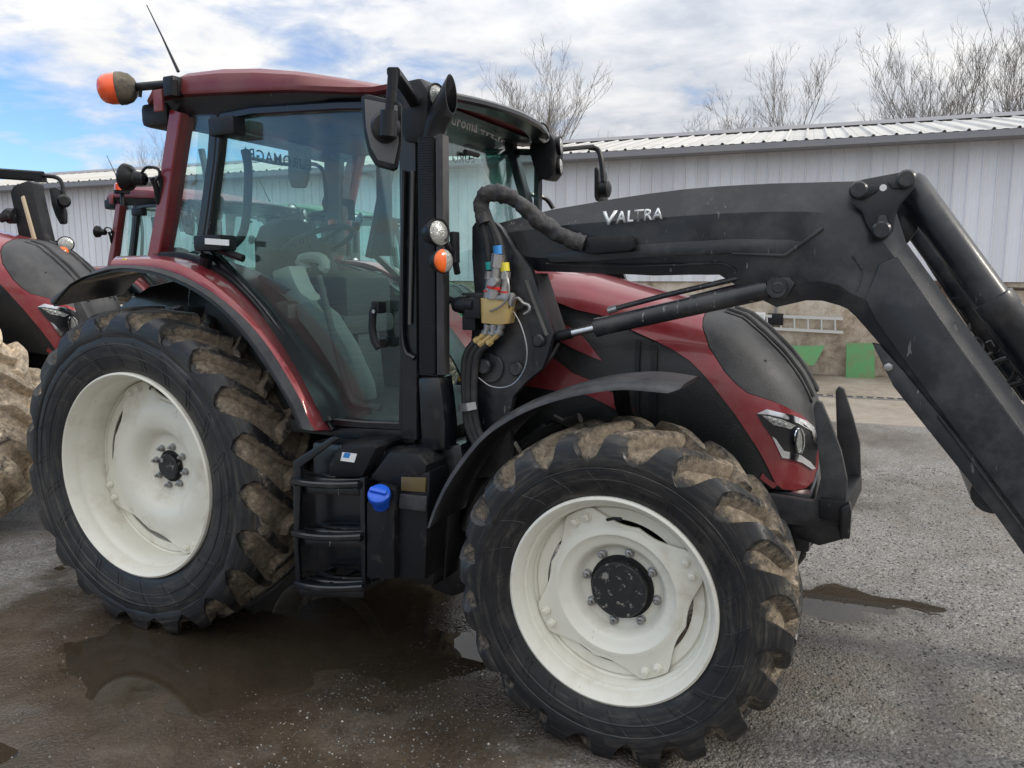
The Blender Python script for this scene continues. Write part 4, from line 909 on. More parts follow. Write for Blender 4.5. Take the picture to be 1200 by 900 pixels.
# bracket tower
tw_ = [(553, 266), (557, 260), (580, 260), (588, 268), (601, 290), (622, 315), (636, 356), (648, 392), (642, 415), (636, 432), (614, 450), (602, 464), (598, 480), (599, 560), (548, 560), (545, 500), (547, 440), (554, 400), (557, 342), (553, 300)]
tow = part(MB().pxp(tw_, -.62, -.585, .005), 'loader_bracket', ARM)
part(MB().pxp(tw_, -.45, -.42, .005), 'bracket_plate', ARM, tow)
part(MB().prism([at(617, 328, -.60), at(625, 320, -.60), at(648, 391, -.60), at(641, 392, -.60)], (0, .15, 0), .003), 'bracket_web', DUSTB, tow)
part(MB().prism([at(553, 300, -.60), at(556, 342, -.60), at(552, 400, -.60), at(560, 400, -.60), at(563, 342, -.60), at(560, 300, -.60)], (0, .16, 0), .003), 'bracket_web', ARM, tow)
mir(tow)
part(MB().sweep([at(617, 328, -.63), at(630, 365, -.63), at(641, 393, -.63)], .007, .02, (0, 1, 0)), 'bracket_edge', GRY, tow)
part(MB().lathe([(.01, .062), (-.01, .062), (-.014, .058), (-.014, .001)], at(575, 431, -.62), n=30), 'pivot_boss', ARM, tow, 40)
pin(568, 429, -.65, .032, parent=tow); pin(632, 399, -.635, .026, parent=tow); pin(606, 432, -.622, .03, parent=tow); pin(609, 357, -.64, .022, parent=tow)
part(MB().tube(bez([at(600, 352, -.67), at(607, 349, -.67), at(613, 355, -.67), at(620, 358, -.67), at(620, 364, -.67), at(614, 368, -.67)], 14), .006, 8), 'lock_clip', STEEL, tow)
part(MB().box(at(541, 343, -.64), at(566, 351, -.64)+Vector((0, .06, 0)), .004), 'valve_bracket', DUSTB, tow)
vb = part(MB().pxp([(562, 349), (597, 352), (592, 380), (585, 381), (564, 379)], -.72, -.63, .006), 'valve_block', TAN, tow)
part(MB().pxp([(582, 347), (598, 343), (601, 346), (598, 360), (594, 352), (580, 351)], -.73, -.70, .003), 'valve_flange', STEEL, tow)
def hexy(p0, p1, r, mat, name, par, n=10): return part(MB().tube([p0, p0.lerp(p1, .35), p0.lerp(p1, .36), p0.lerp(p1, .7), p0.lerp(p1, .71), p1], [r, r, r*.8, r*.8, r*1.12, r*1.12], n), name, mat, par, 30)
for (x0, y0, x1, y1, yy, r) in ((572, 349, 575, 318, -.69, .020), (577, 350, 584, 298, -.71, .024), (590, 350, 592, 318, -.69, .020)):
    hexy(at(x0, y0, yy), at(x1, y1, yy), r, STEEL, 'quick_coupler', tow)
    a_, b_ = at(x0, y0, yy), at(x1, y1, yy); c_ = a_.lerp(b_, .22)
    part(MB().tube([c_, a_.lerp(b_, .28)], r*1.16, 12), 'red_ring', REDRING, tow)
part(MB().lathe([(-.02, .016), (.0, .02), (.02, .016)], at(580, 330, -.74), n=12, caps=True), 'coupler_lever', STEEL, tow)
for (x0, y0, x1, y1, m_) in ((584, 298, 583, 288, BLUP), (575, 316, 574, 307, TEALCAP), (592, 318, 591, 308, YCAP)):
    part(MB().tube([at(x0, y0, -.70), at(x1, y1, -.70)], .019, 12), 'colour_ring', m_, tow)
for (x0, y0, x1, y1) in ((572, 380, 569, 391), (579, 380, 577, 392), (588, 379, 584, 391)):
    hexy(at(x0, y0, -.69), at(x1, y1, -.69), .017, STEEL, 'hose_fitting', tow)
for (x0, y0, x1, y1) in ((569, 391, 557, 400), (577, 392, 562, 404), (584, 391, 572, 403)):
    hexy(at(x0, y0, -.69), at(x1, y1, -.69), .013, TAN, 'brass_elbow', tow)
for pts in ([(557, 400), (548, 412), (544, 430), (545, 470), (548, 500), (558, 522)], [(562, 403), (553, 416), (549, 440), (550, 480), (557, 510), (568, 525)], [(572, 403), (560, 415), (556, 440), (556, 480), (562, 508), (572, 520)]):
    part(MB().tube(bez([at(a, b, -.68) for a, b in pts], 22), .015, 10), 'oil_hose', HOSE, tow)
part(MB().sweep([at(538, 478, -.70), at(548, 477, -.715), at(558, 475, -.70)], .03, .01, (0, 1, 0)), 'hose_clamp', STEEL, tow)
part(MB().lathe([(-.04, .012), (-.03, .03), (0, .036), (.03, .036), (.035, .028), (.07, .026)], at(541, 357, -.70), Vector((1, -.2, 0)), 20, True).tube([at(536, 354, -.70), at(523, 350, -.70)], .014, 8).obox(at(557, 361, -.70), (.035, 0, 0), (0, .03, 0), (0, 0, .04), .006).obox(at(553, 372, -.68), (.03, 0, 0), (0, .03, 0), (0, 0, .05), .006), 'electric_plug', PLA, tow)
part(MB().tube(bez([at(574, 365, -.73), at(588, 358, -.74), at(596, 345, -.74), at(595, 328, -.74), at(592, 318, -.72)], 16), .0045, 6), 'safety_wire', STEEL, tow)
part(MB().tube(bez([at(601, 364, -.66), at(610, 380, -.67), at(617, 405, -.67), at(616, 428, -.67), at(605, 447, -.67), at(590, 454, -.67), at(574, 452, -.67), at(560, 442, -.67), at(552, 439, -.67)], 34), .0028, 6), 'wire_loop', STEEL, tow)
# hose bundle in a sleeve, from couplers over the tower to the arm
for pts in ([(583, 290), (580, 275), (573, 258), (568, 245)], [(574, 308), (571, 285), (566, 262), (565, 248)], [(591, 309), (586, 285), (576, 262), (570, 246)]):
    part(MB().tube(bez([at(a, b, -.69) for a, b in pts], 14), .014, 10), 'oil_hose', HOSE, tow)
pl = bez([at(a, b, y) for a, b, y in ((569, 262, -.69), (565, 250, -.69), (564, 238, -.69), (569, 228, -.69), (580, 225, -.68), (594, 228, -.67), (606, 236, -.66), (620, 248, -.65), (640, 264, -.64), (660, 277, -.63), (685, 286, -.62))], 80)
o_ = MB().tube(pl, .031, 20)
for v in o_.v:
    n_ = noise.fractal(v*22, .8, 2.2, 3)*.011+noise.noise(v*70)*.004; c_ = min(pl, key=lambda q: (q-v).length_squared); v += (v-c_).normalized()*n_
part(o_, 'hose_sleeve', SLEEVE, tow, 60)
part(MB().tube(bez([at(600, 372, -.60), at(630, 420, -.60), at(640, 425, -.58), at(655, 402, -.55)], 12), .008, 6), 'thin_cable', HOSE, tow)
# ------------------------------------------------------------------ ground
def hfun(X, Y):
    """height of the yard: level, with shallow hollows that hold water"""
    def nz(sx, sy, ph, fx, fy): return np.sin(X*fx+ph+1.3*np.sin(Y*fy*.7+ph*2))*np.sin(Y*fy+ph*1.7+1.1*np.sin(X*fx*.6))
    h = .012+.006*nz(0, 0, .4, .9, 1.1)+.004*nz(0, 0, 1.9, 2.3, 1.9)+.0025*nz(0, 0, 3.1, 5.1, 4.7)+.0014*nz(0, 0, .7, 11, 13)+.0008*nz(0, 0, 2.2, 23, 27)
    def vn(sc, seed):
        r = np.random.default_rng(seed).random((257, 257)); u = X*sc+500.3; v = Y*sc+500.7; i = np.floor(u).astype(int); j = np.floor(v).astype(int); f = u-i; g = v-j; f = f*f*(3-2*f); g = g*g*(3-2*g)
        q = lambda a, b: r[(i+a) % 257, (j+b) % 257]
        return (q(0, 0)*(1-f)+q(1, 0)*f)*(1-g)+(q(0, 1)*(1-f)+q(1, 1)*f)*g-.5
    h += .012*vn(3.1, 1)+.008*vn(7.3, 2)+.005*vn(15, 3)
    def blob(cx, cy, rx, ry, d, rot=0):
        c, s = math.cos(rot), math.sin(rot); u = ((X-cx)*c+(Y-cy)*s)/rx; v = (-(X-cx)*s+(Y-cy)*c)/ry
        return -d*np.clip(1.25-np.sqrt(u*u+v*v), 0, 1)
    h += .022*np.clip((X-2.75)/.5, 0, 1)*np.clip((.55-Y)/.3, 0, 1)+.014*np.clip((X-3.5)/.4, 0, 1)
    h += blob(.95, -.25, .95, .72, .040, -.2)+blob(1.1, .2, 1.0, .7, .02)+blob(.35, -1.15, .8, .5, .016)
    h += blob(.30, -1.95, .45, .28, .02)+blob(3.02, .78, .30, .16, .033, -.5)+blob(3.2, .95, .22, .12, .025, -.4)+blob(3.55, 1.0, .2, .08, .02)
    h += .055*np.exp(-((X-1.33)/.22)**2-((Y+.05)/.34)**2)
    h += -.016*np.exp(-(((X-.76)/.28)**2+((Y+1.72)/.26)**2))*-1
    return h
xs = np.concatenate([-np.geomspace(600, 3.2, 60), np.arange(-3.1, 5.6, .03), np.geomspace(5.7, 600, 60)])
ys = np.concatenate([-np.geomspace(300, 4.2, 40), np.arange(-4.1, 3.2, .03), np.geomspace(3.3, 900, 90)])
X, Yg = np.meshgrid(xs, ys); H = hfun(X, Yg); far = np.clip((np.hypot(X-1, Yg)-5)/3, 0, 1); H = H*(1-far)
V = np.stack([X, Yg, H], -1).reshape(-1, 3); nx_, ny_ = len(xs), len(ys)
I = (np.arange(ny_-1)[:, None]*nx_+np.arange(nx_-1)[None, :]).reshape(-1); F = np.stack([I, I+1, I+nx_+1, I+nx_], -1)
me = D.meshes.new('ground'); me.vertices.add(len(V)); me.vertices.foreach_set('co', V.ravel().astype(np.float32)); me.loops.add(F.size); me.loops.foreach_set('vertex_index', F.ravel().astype(np.int32))
me.polygons.add(len(F)); me.polygons.foreach_set('loop_start', np.arange(0, F.size, 4, dtype=np.int32)); me.polygons.foreach_set('loop_total', np.full(len(F), 4, np.int32)); me.update(calc_edges=True); me.shade_smooth()
z_ = np.clip(1.15*np.exp(-((X-.7)/1.75)**4-((Yg+.9)/1.65)**4), 0, 1); a_ = me.attributes.new('zone', 'FLOAT', 'POINT'); a_.data.foreach_set('value', z_.ravel().astype(np.float32))  # muddy wet patch, widened beneath the tractor to paint in its shade
a_ = me.attributes.new('height', 'FLOAT', 'POINT'); a_.data.foreach_set('value', H.ravel().astype(np.float32))
GM = D.materials.new('wet_gravel_yard'); GM.use_nodes = True; nt = GM.node_tree; b = nt.nodes['Principled BSDF']
t = N('ShaderNodeTexCoord'); O = t.outputs['Object']
big = noise_(.55, 6, .6, O, .5); mid = noise_(5, 7, .65, O); fine = noise_(55, 6, .7, O)
vor = N('ShaderNodeTexVoronoi'); vor.inputs['Scale'].default_value = 95; L(O, vor.inputs['Vector'])
vor2 = N('ShaderNodeTexVoronoi'); vor2.inputs['Scale'].default_value = 42; L(O, vor2.inputs['Vector'])
hat = N('ShaderNodeAttribute', attribute_name='height')
wetf = math_('ADD', math_('MULTIPLY', math_('SUBTRACT', hat.outputs['Fac'], .012), -45), math_('MULTIPLY', math_('SUBTRACT', big, .5), 2.2))
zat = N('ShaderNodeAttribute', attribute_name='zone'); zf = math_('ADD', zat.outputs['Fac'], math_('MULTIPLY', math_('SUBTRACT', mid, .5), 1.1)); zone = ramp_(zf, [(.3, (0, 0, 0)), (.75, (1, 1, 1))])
wetf = math_('ADD', wetf, math_('MULTIPLY', zone, .9))  # the wet tone also carries shade painted under the tractor
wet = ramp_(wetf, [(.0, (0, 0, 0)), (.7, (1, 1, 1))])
stone = ramp_(vor.outputs['Color'], [(0, (.09, .085, .078)), (.5, (.19, .178, .165)), (.85, (.29, .275, .25)), (1, (.48, .45, .40))])
brown = ramp_(mid, [(.3, (.07, .056, .042)), (.7, (.15, .12, .088))])
dirt = N('ShaderNodeMix', data_type='RGBA'); L(ramp_(math_('ADD', math_('MULTIPLY', big, .6), math_('MULTIPLY', mid, .4)), [(.45, (0, 0, 0)), (.62, (.75, .75, .75))]), dirt.inputs[0]); L(stone, dirt.inputs[6]); L(brown, dirt.inputs[7])
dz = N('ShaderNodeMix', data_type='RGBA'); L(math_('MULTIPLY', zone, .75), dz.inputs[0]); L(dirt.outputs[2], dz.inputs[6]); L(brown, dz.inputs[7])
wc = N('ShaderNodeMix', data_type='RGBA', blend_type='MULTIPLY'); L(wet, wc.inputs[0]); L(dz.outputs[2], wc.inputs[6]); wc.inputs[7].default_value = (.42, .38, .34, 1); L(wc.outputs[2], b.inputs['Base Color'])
rr_ = N('ShaderNodeMix', data_type='FLOAT'); L(wet, rr_.inputs[0]); rr_.inputs[2].default_value = .62; L(ramp_(mid, [(.35, (.10, .10, .10)), (.65, (.34, .34, .34))]), rr_.inputs[3]); L(rr_.outputs[0], b.inputs['Roughness'])
bn = N('ShaderNodeBump'); L(math_('SUBTRACT', .95, math_('MULTIPLY', zone, .72)), bn.inputs['Strength']); bn.inputs['Distance'].default_value = .012
L(math_('ADD', math_('ADD', math_('MULTIPLY', vor.outputs['Distance'], -.5), math_('MULTIPLY', vor2.outputs['Distance'], -.5)), math_('MULTIPLY', fine, .5)), bn.inputs['Height']); L(bn.outputs[0], b.inputs['Normal'])
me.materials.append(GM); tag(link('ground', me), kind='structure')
# muddy standing water
WM = D.materials.new('muddy_water'); WM.use_nodes = True; nt = WM.node_tree; b = nt.nodes['Principled BSDF']
t = N('ShaderNodeTexCoord'); n_ = noise_(2.2, 7, .6, t.outputs['Object'], .5)
L(ramp_(n_, [(.3, (.046, .036, .024)), (.7, (.082, .065, .046))]), b.inputs['Base Color']); b.inputs['Roughness'].default_value = .015; b.inputs['IOR'].default_value = 1.36; b.inputs['Specular IOR Level'].default_value = .6
mix = N('ShaderNodeMixShader'); tr = N('ShaderNodeBsdfTransparent'); o_ = nt.nodes['Material Output']; tr.inputs[0].default_value = (.8, .72, .6, 1)
gl_ = N('ShaderNodeBsdfGlossy'); gl_.inputs['Roughness'].default_value = .01; fr = N('ShaderNodeFresnel'); fr.inputs[0].default_value = 1.36
df = N('ShaderNodeBsdfDiffuse'); L(ramp_(n_, [(.3, (.046, .036, .024)), (.7, (.082, .065, .046))]), df.inputs[0])
mix.inputs[0].default_value = .50; L(tr.outputs[0], mix.inputs[1]); L(df.outputs[0], mix.inputs[2])
m2 = N('ShaderNodeMixShader'); L(fr.outputs[0], m2.inputs[0]); L(mix.outputs[0], m2.inputs[1]); L(gl_.outputs[0], m2.inputs[2]); L(m2.outputs[0], o_.inputs[0])
mb = MB().add([(-3.0, -3.2, 0), (4.6, -3.2, 0), (4.6, 2.4, 0), (-3.0, 2.4, 0)], [(0, 1, 2, 3)])
wo = mb.build('water', WM, None, 0); wo.location.z = .0015; tag(wo, kind='structure')
# loose stones: one mass of small pebbles
def pebbles(n, xr, yr, smin, smax, name, mat, seed):
    r = np.random.default_rng(seed); x = r.uniform(*xr, n); y = r.uniform(*yr, n); s = smin+(smax-smin)*r.random(n)**4; z = hfun(x, y)
    keep = z > -.004; x, y, s, z = x[keep], y[keep], s[keep], z[keep]; n = len(x)
    oct_ = np.array([(1, 0, 0), (0, 1, 0), (-1, 0, 0), (0, -1, 0), (0, 0, .7), (0, 0, -.7)], float); fc = np.array([(0, 1, 4), (1, 2, 4), (2, 3, 4), (3, 0, 4), (1, 0, 5), (2, 1, 5), (3, 2, 5), (0, 3, 5)])
    v = oct_[None]*(s[:, None, None]*r.uniform(.6, 1.25, (n, 6, 1))); a = r.uniform(0, 6.28, n); c, q = np.cos(a)[:, None], np.sin(a)[:, None]
    vx = v[..., 0]*c-v[..., 1]*q+x[:, None]; vy = v[..., 0]*q+v[..., 1]*c+y[:, None]; vz = v[..., 2]+(z+s*.15)[:, None]
    vv = np.stack([vx, vy, vz], -1).reshape(-1, 3); ff = (fc[None]+(np.arange(n)*6)[:, None, None]).reshape(-1, 3)
    me = D.meshes.new(name); me.vertices.add(len(vv)); me.vertices.foreach_set('co', vv.ravel().astype(np.float32)); me.loops.add(ff.size); me.loops.foreach_set('vertex_index', ff.ravel().astype(np.int32))
    me.polygons.add(len(ff)); me.polygons.foreach_set('loop_start', np.arange(0, ff.size, 3, dtype=np.int32)); me.polygons.foreach_set('loop_total', np.full(len(ff), 3, np.int32)); me.update(calc_edges=True)
    at2 = me.attributes.new('tone', 'FLOAT', 'POINT'); at2.data.foreach_set('value', np.repeat(r.random(n), 6).astype(np.float32))
    me.materials.append(mat); o = link(name, me); return tag(o, kind='stuff')
PM = D.materials.new('pebble_stone'); PM.use_nodes = True; nt = PM.node_tree; b = nt.nodes['Principled BSDF']; aa = N('ShaderNodeAttribute', attribute_name='tone')
L(ramp_(aa.outputs['Fac'], [(0, (.035, .033, .031)), (.6, (.10, .095, .088)), (.92, (.20, .19, .17)), (1, (.45, .43, .39))]), b.inputs['Base Color']); b.inputs['Roughness'].default_value = .45
tag(pebbles(60000, (1.2, 5.6), (-2.2, 4.2), .002, .0085, 'gravel', PM, 3), 'loose grey gravel stones scattered over the yard')
tag(pebbles(16000, (-2.8, 2.2), (-2.6, 1.2), .0015, .0065, 'gravel', PM, 4), 'loose grey gravel stones scattered over the yard')
# twigs and litter
r = random.Random(5)
for k, (px, py, ln, ang) in enumerate([(1012, 784, .11, .1), (1080, 716, .09, -.3), (1095, 720, .06, .5)]):
    p = gr(px, py, .022); d = Vector((math.cos(ang), math.sin(ang), 0))*ln/2
    o = MB().tube([p-d, p-d*.3+Vector((0, .004, .002)), p+d*.4, p+d], [.0035, .005, .0045, .002], 6).build('twig', STICK)
    tag(o, ['thin dark twig lying on the gravel right of the front wheel', 'dark broken stick beside the puddle on the gravel', 'short dark bark piece near the puddle edge'][k], 'twig')
# concrete apron in front of the shed, with a drain
WD = Vector((1, .083, 0)).normalized(); WN = Vector((-WD.y, WD.x, 0)); W0 = Vector((3.0, 10.9, 0))
CONC = D.materials.new('apron_concrete'); CONC.use_nodes = True; nt = CONC.node_tree; b = nt.nodes['Principled BSDF']; t = N('ShaderNodeTexCoord')
c1 = noise_(.7, 8, .62, t.outputs['Object'], .6); c2 = noise_(9, 8, .7, t.outputs['Object'])
L(ramp_(math_('ADD', math_('MULTIPLY', c1, .65), math_('MULTIPLY', c2, .35)), [(.36, (.16, .13, .10)), (.52, (.28, .24, .195)), (.68, (.38, .34, .285))]), b.inputs['Base Color']); b.inputs['Roughness'].default_value = .6
bn = N('ShaderNodeBump'); bn.inputs['Strength'].default_value = .3; bn.inputs['Distance'].default_value = .01; L(c2, bn.inputs['Height']); L(bn.outputs[0], b.inputs['Normal'])
def wp(s, d, z): return W0+WD*s-WN*d+Vector((0, 0, z))        # along the wall, out from the wall, up
mb = MB()
for s in range(-24, 24, 16): mb.bev([wp(s+.002, .0, .014), wp(s+15.998, .0, .014), wp(s+15.998, 4.55, .014), wp(s+.002, 4.55, .014), wp(s+.002, .0, -.1), wp(s+15.998, .0, -.1), wp(s+15.998, 4.55, -.1), wp(s+.002, 4.55, -.1)], [(0, 1, 2, 3), (7, 6, 5, 4), (0, 4, 5, 1), (1, 5, 6, 2), (2, 6, 7, 3), (3, 7, 4, 0)], .01, 1)
tag(mb.build('pavement', CONC, None, 0), kind='structure')
dr = tag(empty('drain_channel', wp(0, 2.57, .014)), 'long dark slotted drain channel set in the concrete apron', 'drain')
mi_ = dr.matrix_world.inverted(); off = -Vector(dr.location)
def loc_(p): return p+off
mb = MB(); 
for d in (2.50, 2.64): mb.prism([loc_(wp(-12, d-.014, .03)), loc_(wp(9, d-.014, .03)), loc_(wp(9, d+.014, .03)), loc_(wp(-12, d+.014, .03))], (0, 0, -.02))
mb.build('rail', STEEL, dr)
MB().prism([loc_(wp(-12, 2.5, .018)), loc_(wp(9, 2.5, .018)), loc_(wp(9, 2.64, .018)), loc_(wp(-12, 2.64, .018))], (0, 0, -.003)).build('slot_bed', GAPBLK, dr, 0)
bar = MB().prism([WD*-.022-WN*.056, WD*.022-WN*.056, WD*.022+WN*.056, WD*-.022+WN*.056], (0, 0, .012)).build('bar', CONC, dr); bar.location = loc_(wp(-4.5, 2.57, .017))
for k in range(1, 84):
    c = bar.copy(); COL.objects.link(c); c.location = loc_(wp(-4.5+k*.13, 2.57, .017))

# ------------------------------------------------------------------ the shed
SH = tag(empty('metal_shed', W0), 'long low metal shed with white ribbed cladding, pale roof sheets and a concrete base wall', 'shed')
off = -W0
CW = D.materials.new('stained_base_wall'); CW.use_nodes = True; nt = CW.node_tree; b = nt.nodes['Principled BSDF']; t = N('ShaderNodeTexCoord')
c1 = noise_(1.3, 9, .66, t.outputs['Object'], .8); c2 = noise_(7, 9, .72, t.outputs['Object'], .5)
L(ramp_(math_('ADD', math_('MULTIPLY', c1, .6), math_('MULTIPLY', c2, .4)), [(.38, (.17, .13, .09)), (.46, (.36, .29, .215)), (.54, (.50, .43, .345)), (.64, (.60, .56, .50))]), b.inputs['Base Color']); b.inputs['Roughness'].default_value = .85
bn = N('ShaderNodeBump'); bn.inputs['Strength'].default_value = .5; bn.inputs['Distance'].default_value = .02; L(c2, bn.inputs['Height']); L(bn.outputs[0], b.inputs['Normal'])
ZC, ZE, ZR, RD = 1.66, 3.80, 4.62, 3.6
SL0, SL1 = -23.0, 13.0
MB().prism([loc_(wp(SL0, 0, -.1)), loc_(wp(SL1, 0, -.1)), loc_(wp(SL1, 0, ZC+.05)), loc_(wp(SL0, 0, ZC+.05))], WN*.25, .01).build('base_wall', CW, SH)
MB().prism([loc_(wp(SL0, -.26, ZC)), loc_(wp(SL1, -.26, ZC)), loc_(wp(SL1, -.26, ZE)), loc_(wp(SL0, -.26, ZE))], WN*.06).prism([loc_(wp(SL0, -.3, -.1)), loc_(wp(SL0, -8, -.1)), loc_(wp(SL0, -8, ZE)), loc_(wp(SL0, -3.8, ZR)), loc_(wp(SL0, -.3, ZE))], WD*.1).prism([loc_(wp(SL1, -.3, -.1)), loc_(wp(SL1, -8, -.1)), loc_(wp(SL1, -8, ZE)), loc_(wp(SL1, -3.8, ZR)), loc_(wp(SL1, -.3, ZE))], WD*-.1).build('back_wall', CLAD, SH)
p = .20
def clad_mb():
    pr = [(0, 0), (.07, 0), (.075, .004), (.125, .004), (.13, 0), (.172, 0), (.180, .022), (.194, .022), (.1995, .004)]
    return MB().loft([[WD*a-WN*d+Vector((0, 0, z)) for a, d in pr] for z in (ZC-.06, ZE+.02)], False).loft([[WD*a-WN*(d-.012)+Vector((0, 0, z)) for a, d in pr] for z in (ZC-.06, ZE+.02)], False)
c0 = clad_mb().build('cladding_panel', CLAD, SH, 20); n = int((SL1-SL0)/p); c0.location = loc_(wp(SL0, .035, 0))
for k in range(1, n):
    c = c0.copy(); COL.objects.link(c); c.location = loc_(wp(SL0+k*p, .035+random.uniform(-.002, .002), 0))
p = .333
up = Vector((0, 0, ZR-ZE))+WN*(RD+.35); ul_ = up.length; ud = up.normalized(); un_ = WD.cross(ud)
pr = [(0, 0), (.08, 0), (.085, .006), (.16, .006), (.165, 0), (.262, 0), (.284, .032), (.308, .032), (.3325, .004)]
rp = MB().loft([[WD*a+ud*q+un_*d for a, d in pr] for q in (0, ul_)], False).loft([[WD*a+ud*q+un_*(d-.014) for a, d in pr] for q in (0, ul_)], False).build('roof_panel', ROOFM, SH, 20)
n = int((SL1-SL0+.6)/p); e0 = wp(SL0-.3, .35, ZE+.10); rp.location = loc_(e0)
for k in range(1, n):
    c = rp.copy(); COL.objects.link(c); c.location = loc_(e0+WD*(k*p))
MB().prism([loc_(wp(SL0-.3, .44, ZE+.08)), loc_(wp(SL0-.3, .34, ZE+.085)), loc_(wp(SL0-.3, .30, ZE-.04)), loc_(wp(SL0-.3, .40, ZE-.05)), loc_(wp(SL0-.3, .45, ZE-.02))], WD*(SL1-SL0+.6)).build('gutter', GUTM, SH, 30)
MB().prism([loc_(wp(SL0-.3, .34, ZE+.06)), loc_(wp(SL0-.3, .0, ZE+.02)), loc_(wp(SL0-.3, .0, ZE-.02)), loc_(wp(SL0-.3, .34, ZE-.02))], WD*(SL1-SL0+.6)).build('soffit', GUTM, SH, 30)
MB().prism([loc_(wp(SL0-.3, -RD+.18, ZR+.10)), loc_(wp(SL0-.3, -RD, ZR+.20)), loc_(wp(SL0-.3, -RD-.2, ZR+.1)), loc_(wp(SL0-.3, -RD, ZR+.13))], WD*(SL1-SL0+.6)).build('ridge_cap', GUTM, SH, 30)
MB().prism([loc_(wp(SL0-.3, -RD, ZR+.10)), loc_(wp(SL0-.3, -RD-4.2, ZE)), loc_(wp(SL0-.3, -RD-4.2, ZE-.03)), loc_(wp(SL0-.3, -RD, ZR+.07))], WD*(SL1-SL0+.6)).build('rear_roof_slope', ROOFM, SH, 30)
# things along the wall
def wallpt(px, py, d=.06):                       # point d metres in front of the wall plane
    r_ = ray(px, py); q = W0-WN*d; k = (q-CAM).dot(WN)/r_.dot(WN); return CAM+r_*k
def wall_thing(name, label, cat, px, py, d=.05):
    p = wallpt(px, py, d); p.z = 0 if cat in ('sheet', 'pole') else p.z; return tag(empty(name, p), label, cat)
ld = wall_thing('ladder', 'silver aluminium ladder hung level on the stained wall', 'ladder', 930, 378)
for y0, y1 in ((369, 373.5), (383, 389.5)):
    a, b2 = wallpt(868, y0), wallpt(988, y1); MB().sweep([a-ld.location, b2-ld.location], .05, .03, WN).build('rail', LADM, ld)
for k in range(7):
    x = 883.5+15.9*k; a = wallpt(x-.5, 369.8+.034*(x-868)); b2 = wallpt(x, 383.5+.05*(x-868)); MB().tube([a-ld.location, b2-ld.location], .016, 8).build('rung', LADM, ld)
def sheet(px, th, lean, name, label):
    pts = [wallpt(a, b, lean if i_top else lean+.18) for a, b, i_top in px]; zmin = min(q.z for q in pts); base = sum(pts, Vector())/len(pts); base.z = zmin
    r = tag(empty(name, base), label, 'sheet'); MB().prism([q-base for q in pts], -WN*th, .004).build('metal_sheet', GREENPAN, r); return r
s1 = sheet([(992, 402, 1), (1025, 402, 1), (1025, 444, 0), (991, 443, 0)], .03, .10, 'green_panel', 'rectangular rusty green metal sheet leaning on the wall')
MB().pxp([(0, 0), (1, 0), (0, 1)], 12, 12.01) if False else None
s2 = sheet([(895, 405, 1), (967, 405, 1), (954, 428, 0), (895, 428, 0)], .03, .12, 'green_panel', 'green metal sheet with a slanted end, behind the nose of the nearest tractor')
for a, b2 in ((0, 1),):
    MB().tube([s2.location*0+Vector((-.2, -.05, 0)), Vector((-.2, -.02, -s2.location.z))], .02, 8).tube([Vector((.25, -.05, 0)), Vector((.25, -.02, -s2.location.z))], .02, 8).build('leg', STICK, s2)
bp = wall_thing('pole', 'blue upright pole against the base wall behind the loader arm', 'pole', 1142, 450)
MB().tube([Vector((0, 0, 0)), Vector((0, 0, 1.32))], .035, 12).build('shaft', BLUEP, bp); MB().lathe([(0, .05), (.03, .05), (.03, .001)], (0, 0, 1.32), (0, 0, 1), 12).build('pole_cap', STICK, bp)
mb_ = wall_thing('meter_box', 'small white box fixed to the base wall inside the ladder outline', 'box', 889, 374, .0)
MB().box((-.12, -.07, -.12), (.12, 0, .12), .01).build('case', WHITE, mb_); MB().box((-.09, -.078, -.09), (.09, -.069, .09), .004).build('lid', LADM, mb_)
mb_ = wall_thing('switch_box', 'small dark switch box with a pipe on the base wall', 'box', 909, 374, .0)
MB().box((-.13, -.08, -.10), (.13, 0, .10), .01).build('case', PLA, mb_); MB().tube([(0, -.03, .1), (0, -.03, .45)], .02, 8).tube([(-.05, -.03, -.1), (-.05, -.03, -.9)], .02, 8).build('conduit', GUTM, mb_)
mb_ = wall_thing('wall_bracket', 'dark rusty bracket on the wall top right of the loader arm', 'bracket', 1112, 336, .0)
MB().box((-.32, -.10, .0), (.32, .0, .10), .02).box((-.12, -.14, -.22), (-.02, 0, .02), .02).box((.1, -.12, -.12), (.2, 0, .02), .02).build('iron', pm('rusty_iron', (.10, .065, .045), .8, 0, 0, ((.2, .12, .07), .4, .8, 8)), mb_)
mb_ = wall_thing('wall_rod', 'thin dark rod fixed along the wall top beside the tilt cylinder', 'rod', 1182, 338, .0)
MB().tube([(-.25, -.05, 0), (.28, -.05, -.01)], .025, 8).build('bar', STICK, mb_)
# ------------------------------------------------------------------ the other tractors
KM = {}
for o in D.objects:
    if o.parent: KM.setdefault(o.parent.name, []).append(o)
LOADER = ('loader_arm', 'tilt_cylinder', 'lift_cylinder', 'loader_bracket', 'loader_cross_tube', 'implement_carrier', 'white_label', 'windscreen_lettering', 'rear_window_lettering', 'side_window_lettering', 'seat_lettering', 'white_sticker', 'blue_print')
SNAP = {k: list(v) for k, v in KM.items()}
t2 = copy_tree(TR, SNAP, None, LOADER+('exhaust_stack', 'headlamp', 'turn_signal', 'mirror_arm'), {'muddy_tyre_rubber': TYREM}); q = 1.25; rz = math.radians(25)
h_ = dep(57, 368, 5.65); lo_ = Matrix.Rotation(rz, 3, 'Z') @ Vector((2.86, -.33, 0))*q
t2.location = (h_.x-lo_.x, h_.y-lo_.y, 0); t2.scale = (q,)*3; t2.rotation_euler.z = rz
tag(t2, 'red tractor at the left edge with mud caked front tyres, mostly cut off')
